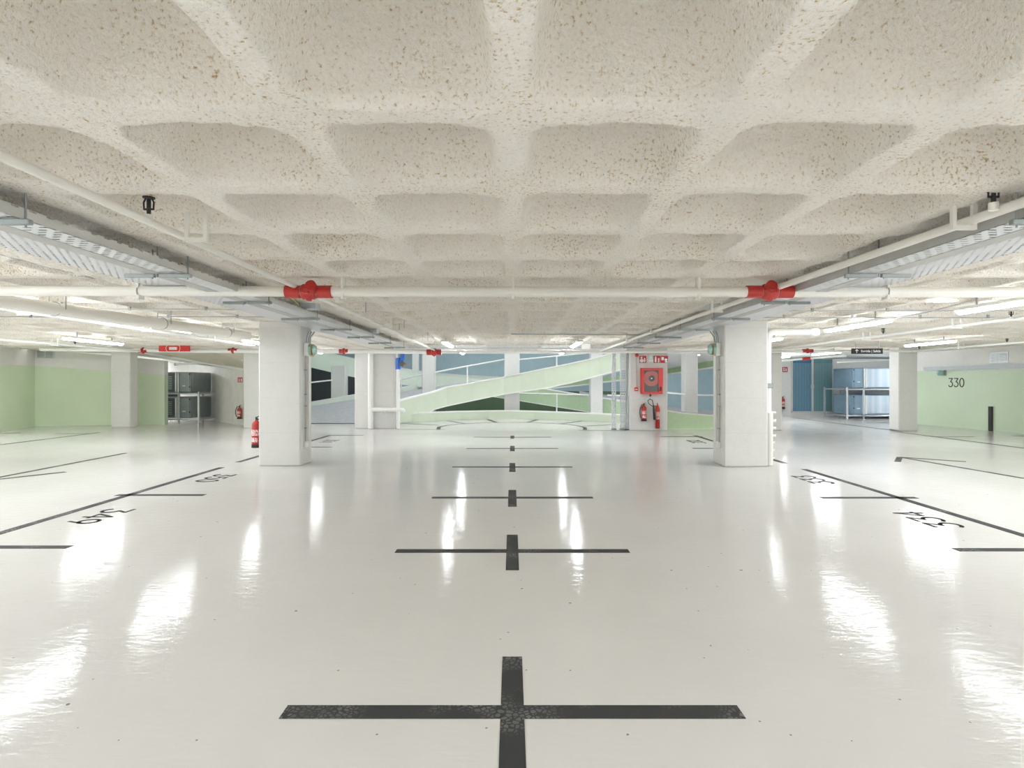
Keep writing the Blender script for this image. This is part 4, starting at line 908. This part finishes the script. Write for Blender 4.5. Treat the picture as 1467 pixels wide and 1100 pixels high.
# red illuminated panel and exit sign
t = thing('fire_warning_panel', 'wide red hanging warning panel with white text field over the left alcove', 'sign', W(248, 499, 16.2))
obj('body', WB(MB(), 227, 270, 494.6, 503.2, 16.2, 16.3, .01), 'red_bright', t); obj('text_field', WB(MB(), 242.3, 253.2, 497, 501, 16.19, 16.199), 'signwhite', t)
ar = MB()
for s in (-1, 1):
    c = W(247.8, 498.9, 16.19); ar.tube([(c[0]+s*(.15+.045*math.cos(a)), 16.19, c[2]+.082*math.sin(a)) for a in [-1.5+i*.3 for i in range(11)]], .006, 6)
obj('bracket_mark', ar, 'signwhite', t)
obj('rod', MB().box(W(235, 0, 16.25)[0], 16.24, 2.37, W(235, 0, 16.25)[0]+.01, 16.25, 2.47).box(W(262, 0, 16.25)[0], 16.24, 2.37, W(262, 0, 16.25)[0]+.01, 16.25, 2.47), 'strut', t)
t = thing('exit_direction_sign', 'dark grey hanging sign with white arrow and exit wording', 'sign', W(1242, 505, 15))
obj('panel', WB(MB(), 1220.3, 1264.8, 499, 506.8, 15, 15.03), 'signgrey', t)
words('lettering', 'Sortida | Salida', .085, W(1247.5, 503, 14.995), t, 'signwhite')
a0 = Vector(W(1227.5, 502.9, 14.996)); am = MB().box(a0.x-.006, 14.994, a0.z-.045, a0.x+.006, 15, a0.z+.04)
for s in (-1, 1):
    am.add([(a0.x, 14.994, a0.z+.052), (a0.x, 14.994, a0.z+.034), (a0.x+s*.035, 14.994, a0.z), (a0.x+s*.04, 14.994, a0.z+.014)], [(0, 1, 2, 3)])
obj('arrow', am, 'signwhite', t)
for px in (1226, 1259): X = W(px, 0, 15)[0]; obj('rod', MB().box(X, 15.01, H+50/FPX*15-.02, X+.01, 15.02, ZC+.05), 'strut', t)
# ================================================================ BLUE GRILLE DOORS
t = thing('grille_door', 'pair of tall blue grille doors at the back of the right alcove', 'door', (12.8, 24.9, .2))
Yg_ = 24.93
obj('frame', WB(WB(WB(WB(MB(), 1134.5, 1136, 514, 591, Yg_, 25), 1192.8, 1194.3, 514, 591, Yg_, 25), 1134.5, 1194.3, 589, 591, Yg_, 25), 1163.2, 1165.6, 514, 590, Yg_-.02, 25), 'alcove', t)
for k, (pa, pb, m) in enumerate(((1136, 1163.2, 'mesh_blue'), (1165.6, 1192.8, 'mesh_green'))):
    l = obj('door_leaf', WB(MB(), pa, pb, 514.5, 589, 24.96, 24.985), m, t); mb = MB()
    n = 15
    for i in range(n): WB(mb, pa+(pb-pa)*(i+.4)/n, pa+(pb-pa)*(i+.72)/n, 520, 589, 24.945, 24.958)
    obj('grille', mb, M['gbar'] if 'gbar' in M else 'ahu_grey', l)
    WB(h2 := MB(), *( (1162.2, 1163.4) if k == 0 else (1165.4, 1166.6)), 551, 556, Yg_-.05, Yg_-.01); obj('handle', h2, 'steel', l)
# ================================================================ AIR HANDLING UNITS
def ahu(s, xa, xb, ya, yb, z0, z1, lab, front, side, door):
    t = thing('air_handling_unit', lab, 'ventilation unit', ((xa+xb)/2, ya, z0))
    obj('body', MB().box(xa, ya, z0, xb, yb, z1, .015), side, t)
    xin = xb if s < 0 else xa; o = -s       # inner end towards the middle of the room
    pa, pb = sorted((xin+s*.42, xa if s < 0 else xb))
    obj('front_panel', MB().box(pa, ya-.02, z0+.04, pb, ya-.001, z1-.04, .006), front, t)
    if s < 0:
        mb = MB()
        for i in range(8): mb.box(pa+.15, ya-.032, z0+.12+(z1-z0-.24)*i/8, pb-.22, ya-.021, z0+.12+(z1-z0-.24)*i/8+.03)
        obj('louvre', mb, 'ahu_grey', t)
    tr = MB()
    for k in (.40, .48): tr.box(xin+s*k, ya-.045, z0+.02, xin+s*(k+.045), ya-.015, z1-.02)
    obj('corner_profile', tr, 'pipe_white', t)
    pd = sorted((xin+s*.03, xin+s*.36)); d = obj('door', MB().box(pd[0], ya-.03, z0+.02, pd[1], ya-.001, z1-.02, .008), door, t)
    obj('handle', MB().box((pd[0]+pd[1])/2-.06, ya-.06, z0+.22, (pd[0]+pd[1])/2+.05, ya-.031, z0+.26), 'pipe_white', d)
    for k in (0, 1): 
        obj('latch', MB().box(xin+s*.005, ya-.05, z1-.1-k*.45, xin+s*.03, ya-.015, z1-.05-k*.45), 'black', t)
    obj('side_panel', MB().box(xin, ya+.12, z0+.03, xin+o*.02, yb-.03, z1-.03, .006), side, t)
    return t
ahu(-1, -15.5, -11.36, 20.6, 22.0, 1.07, 1.80, 'upper grey ventilation unit in the dim left alcove', 'ahu_dark', 'ahu_grey', 'ahu_grey')
ahu(-1, -15.5, -11.36, 20.6, 22.0, .17, .91, 'lower grey ventilation unit in the dim left alcove', 'ahu_dark', 'ahu_grey', 'ahu_grey')
ahu(1, 13.4, 17.3, 22.9, 24.3, 1.21, 2.0, 'upper pale blue ventilation unit in the right alcove', 'ahu_ribbed', 'ahu_blue', 'ahu_blue')
ahu(1, 13.4, 17.3, 22.9, 24.3, .17, .95, 'lower pale blue ventilation unit in the right alcove', 'ahu_ribbed', 'ahu_blue', 'ahu_blue')
def stand(xa, xb, y0, y1, zs, ztop, lab, xl):
    t = thing('support_frame', lab, 'frame', ((xa+xb)/2, y0, 0)); 
    for x in xl:
        for y in (y0, y1): obj('leg', MB().box(x-.03, y-.03, 0, x+.03, y+.03, ztop, .006), 'steel', t)
    for z in zs:
        for q in ((xa, y0-.03, xb, y0+.03), (xa, y1-.03, xb, y1+.03), (xl[0]-.03, y0, xl[0]+.03, y1)): obj('crossbar', MB().box(q[0], q[1], z-.05, q[2], q[3], z, .006), 'steel', t)
    return t
stand(-15.4, -11.0, 20.5, 22.1, (.16, 1.06), 1.1, 'steel support frame carrying the left ventilation units', (-11.02, -11.72, -15.3))
stand(13.1, 17.2, 22.75, 24.4, (.16, 1.19), 1.25, 'steel support frame carrying the right ventilation units', (13.08, 13.72, 17.2))
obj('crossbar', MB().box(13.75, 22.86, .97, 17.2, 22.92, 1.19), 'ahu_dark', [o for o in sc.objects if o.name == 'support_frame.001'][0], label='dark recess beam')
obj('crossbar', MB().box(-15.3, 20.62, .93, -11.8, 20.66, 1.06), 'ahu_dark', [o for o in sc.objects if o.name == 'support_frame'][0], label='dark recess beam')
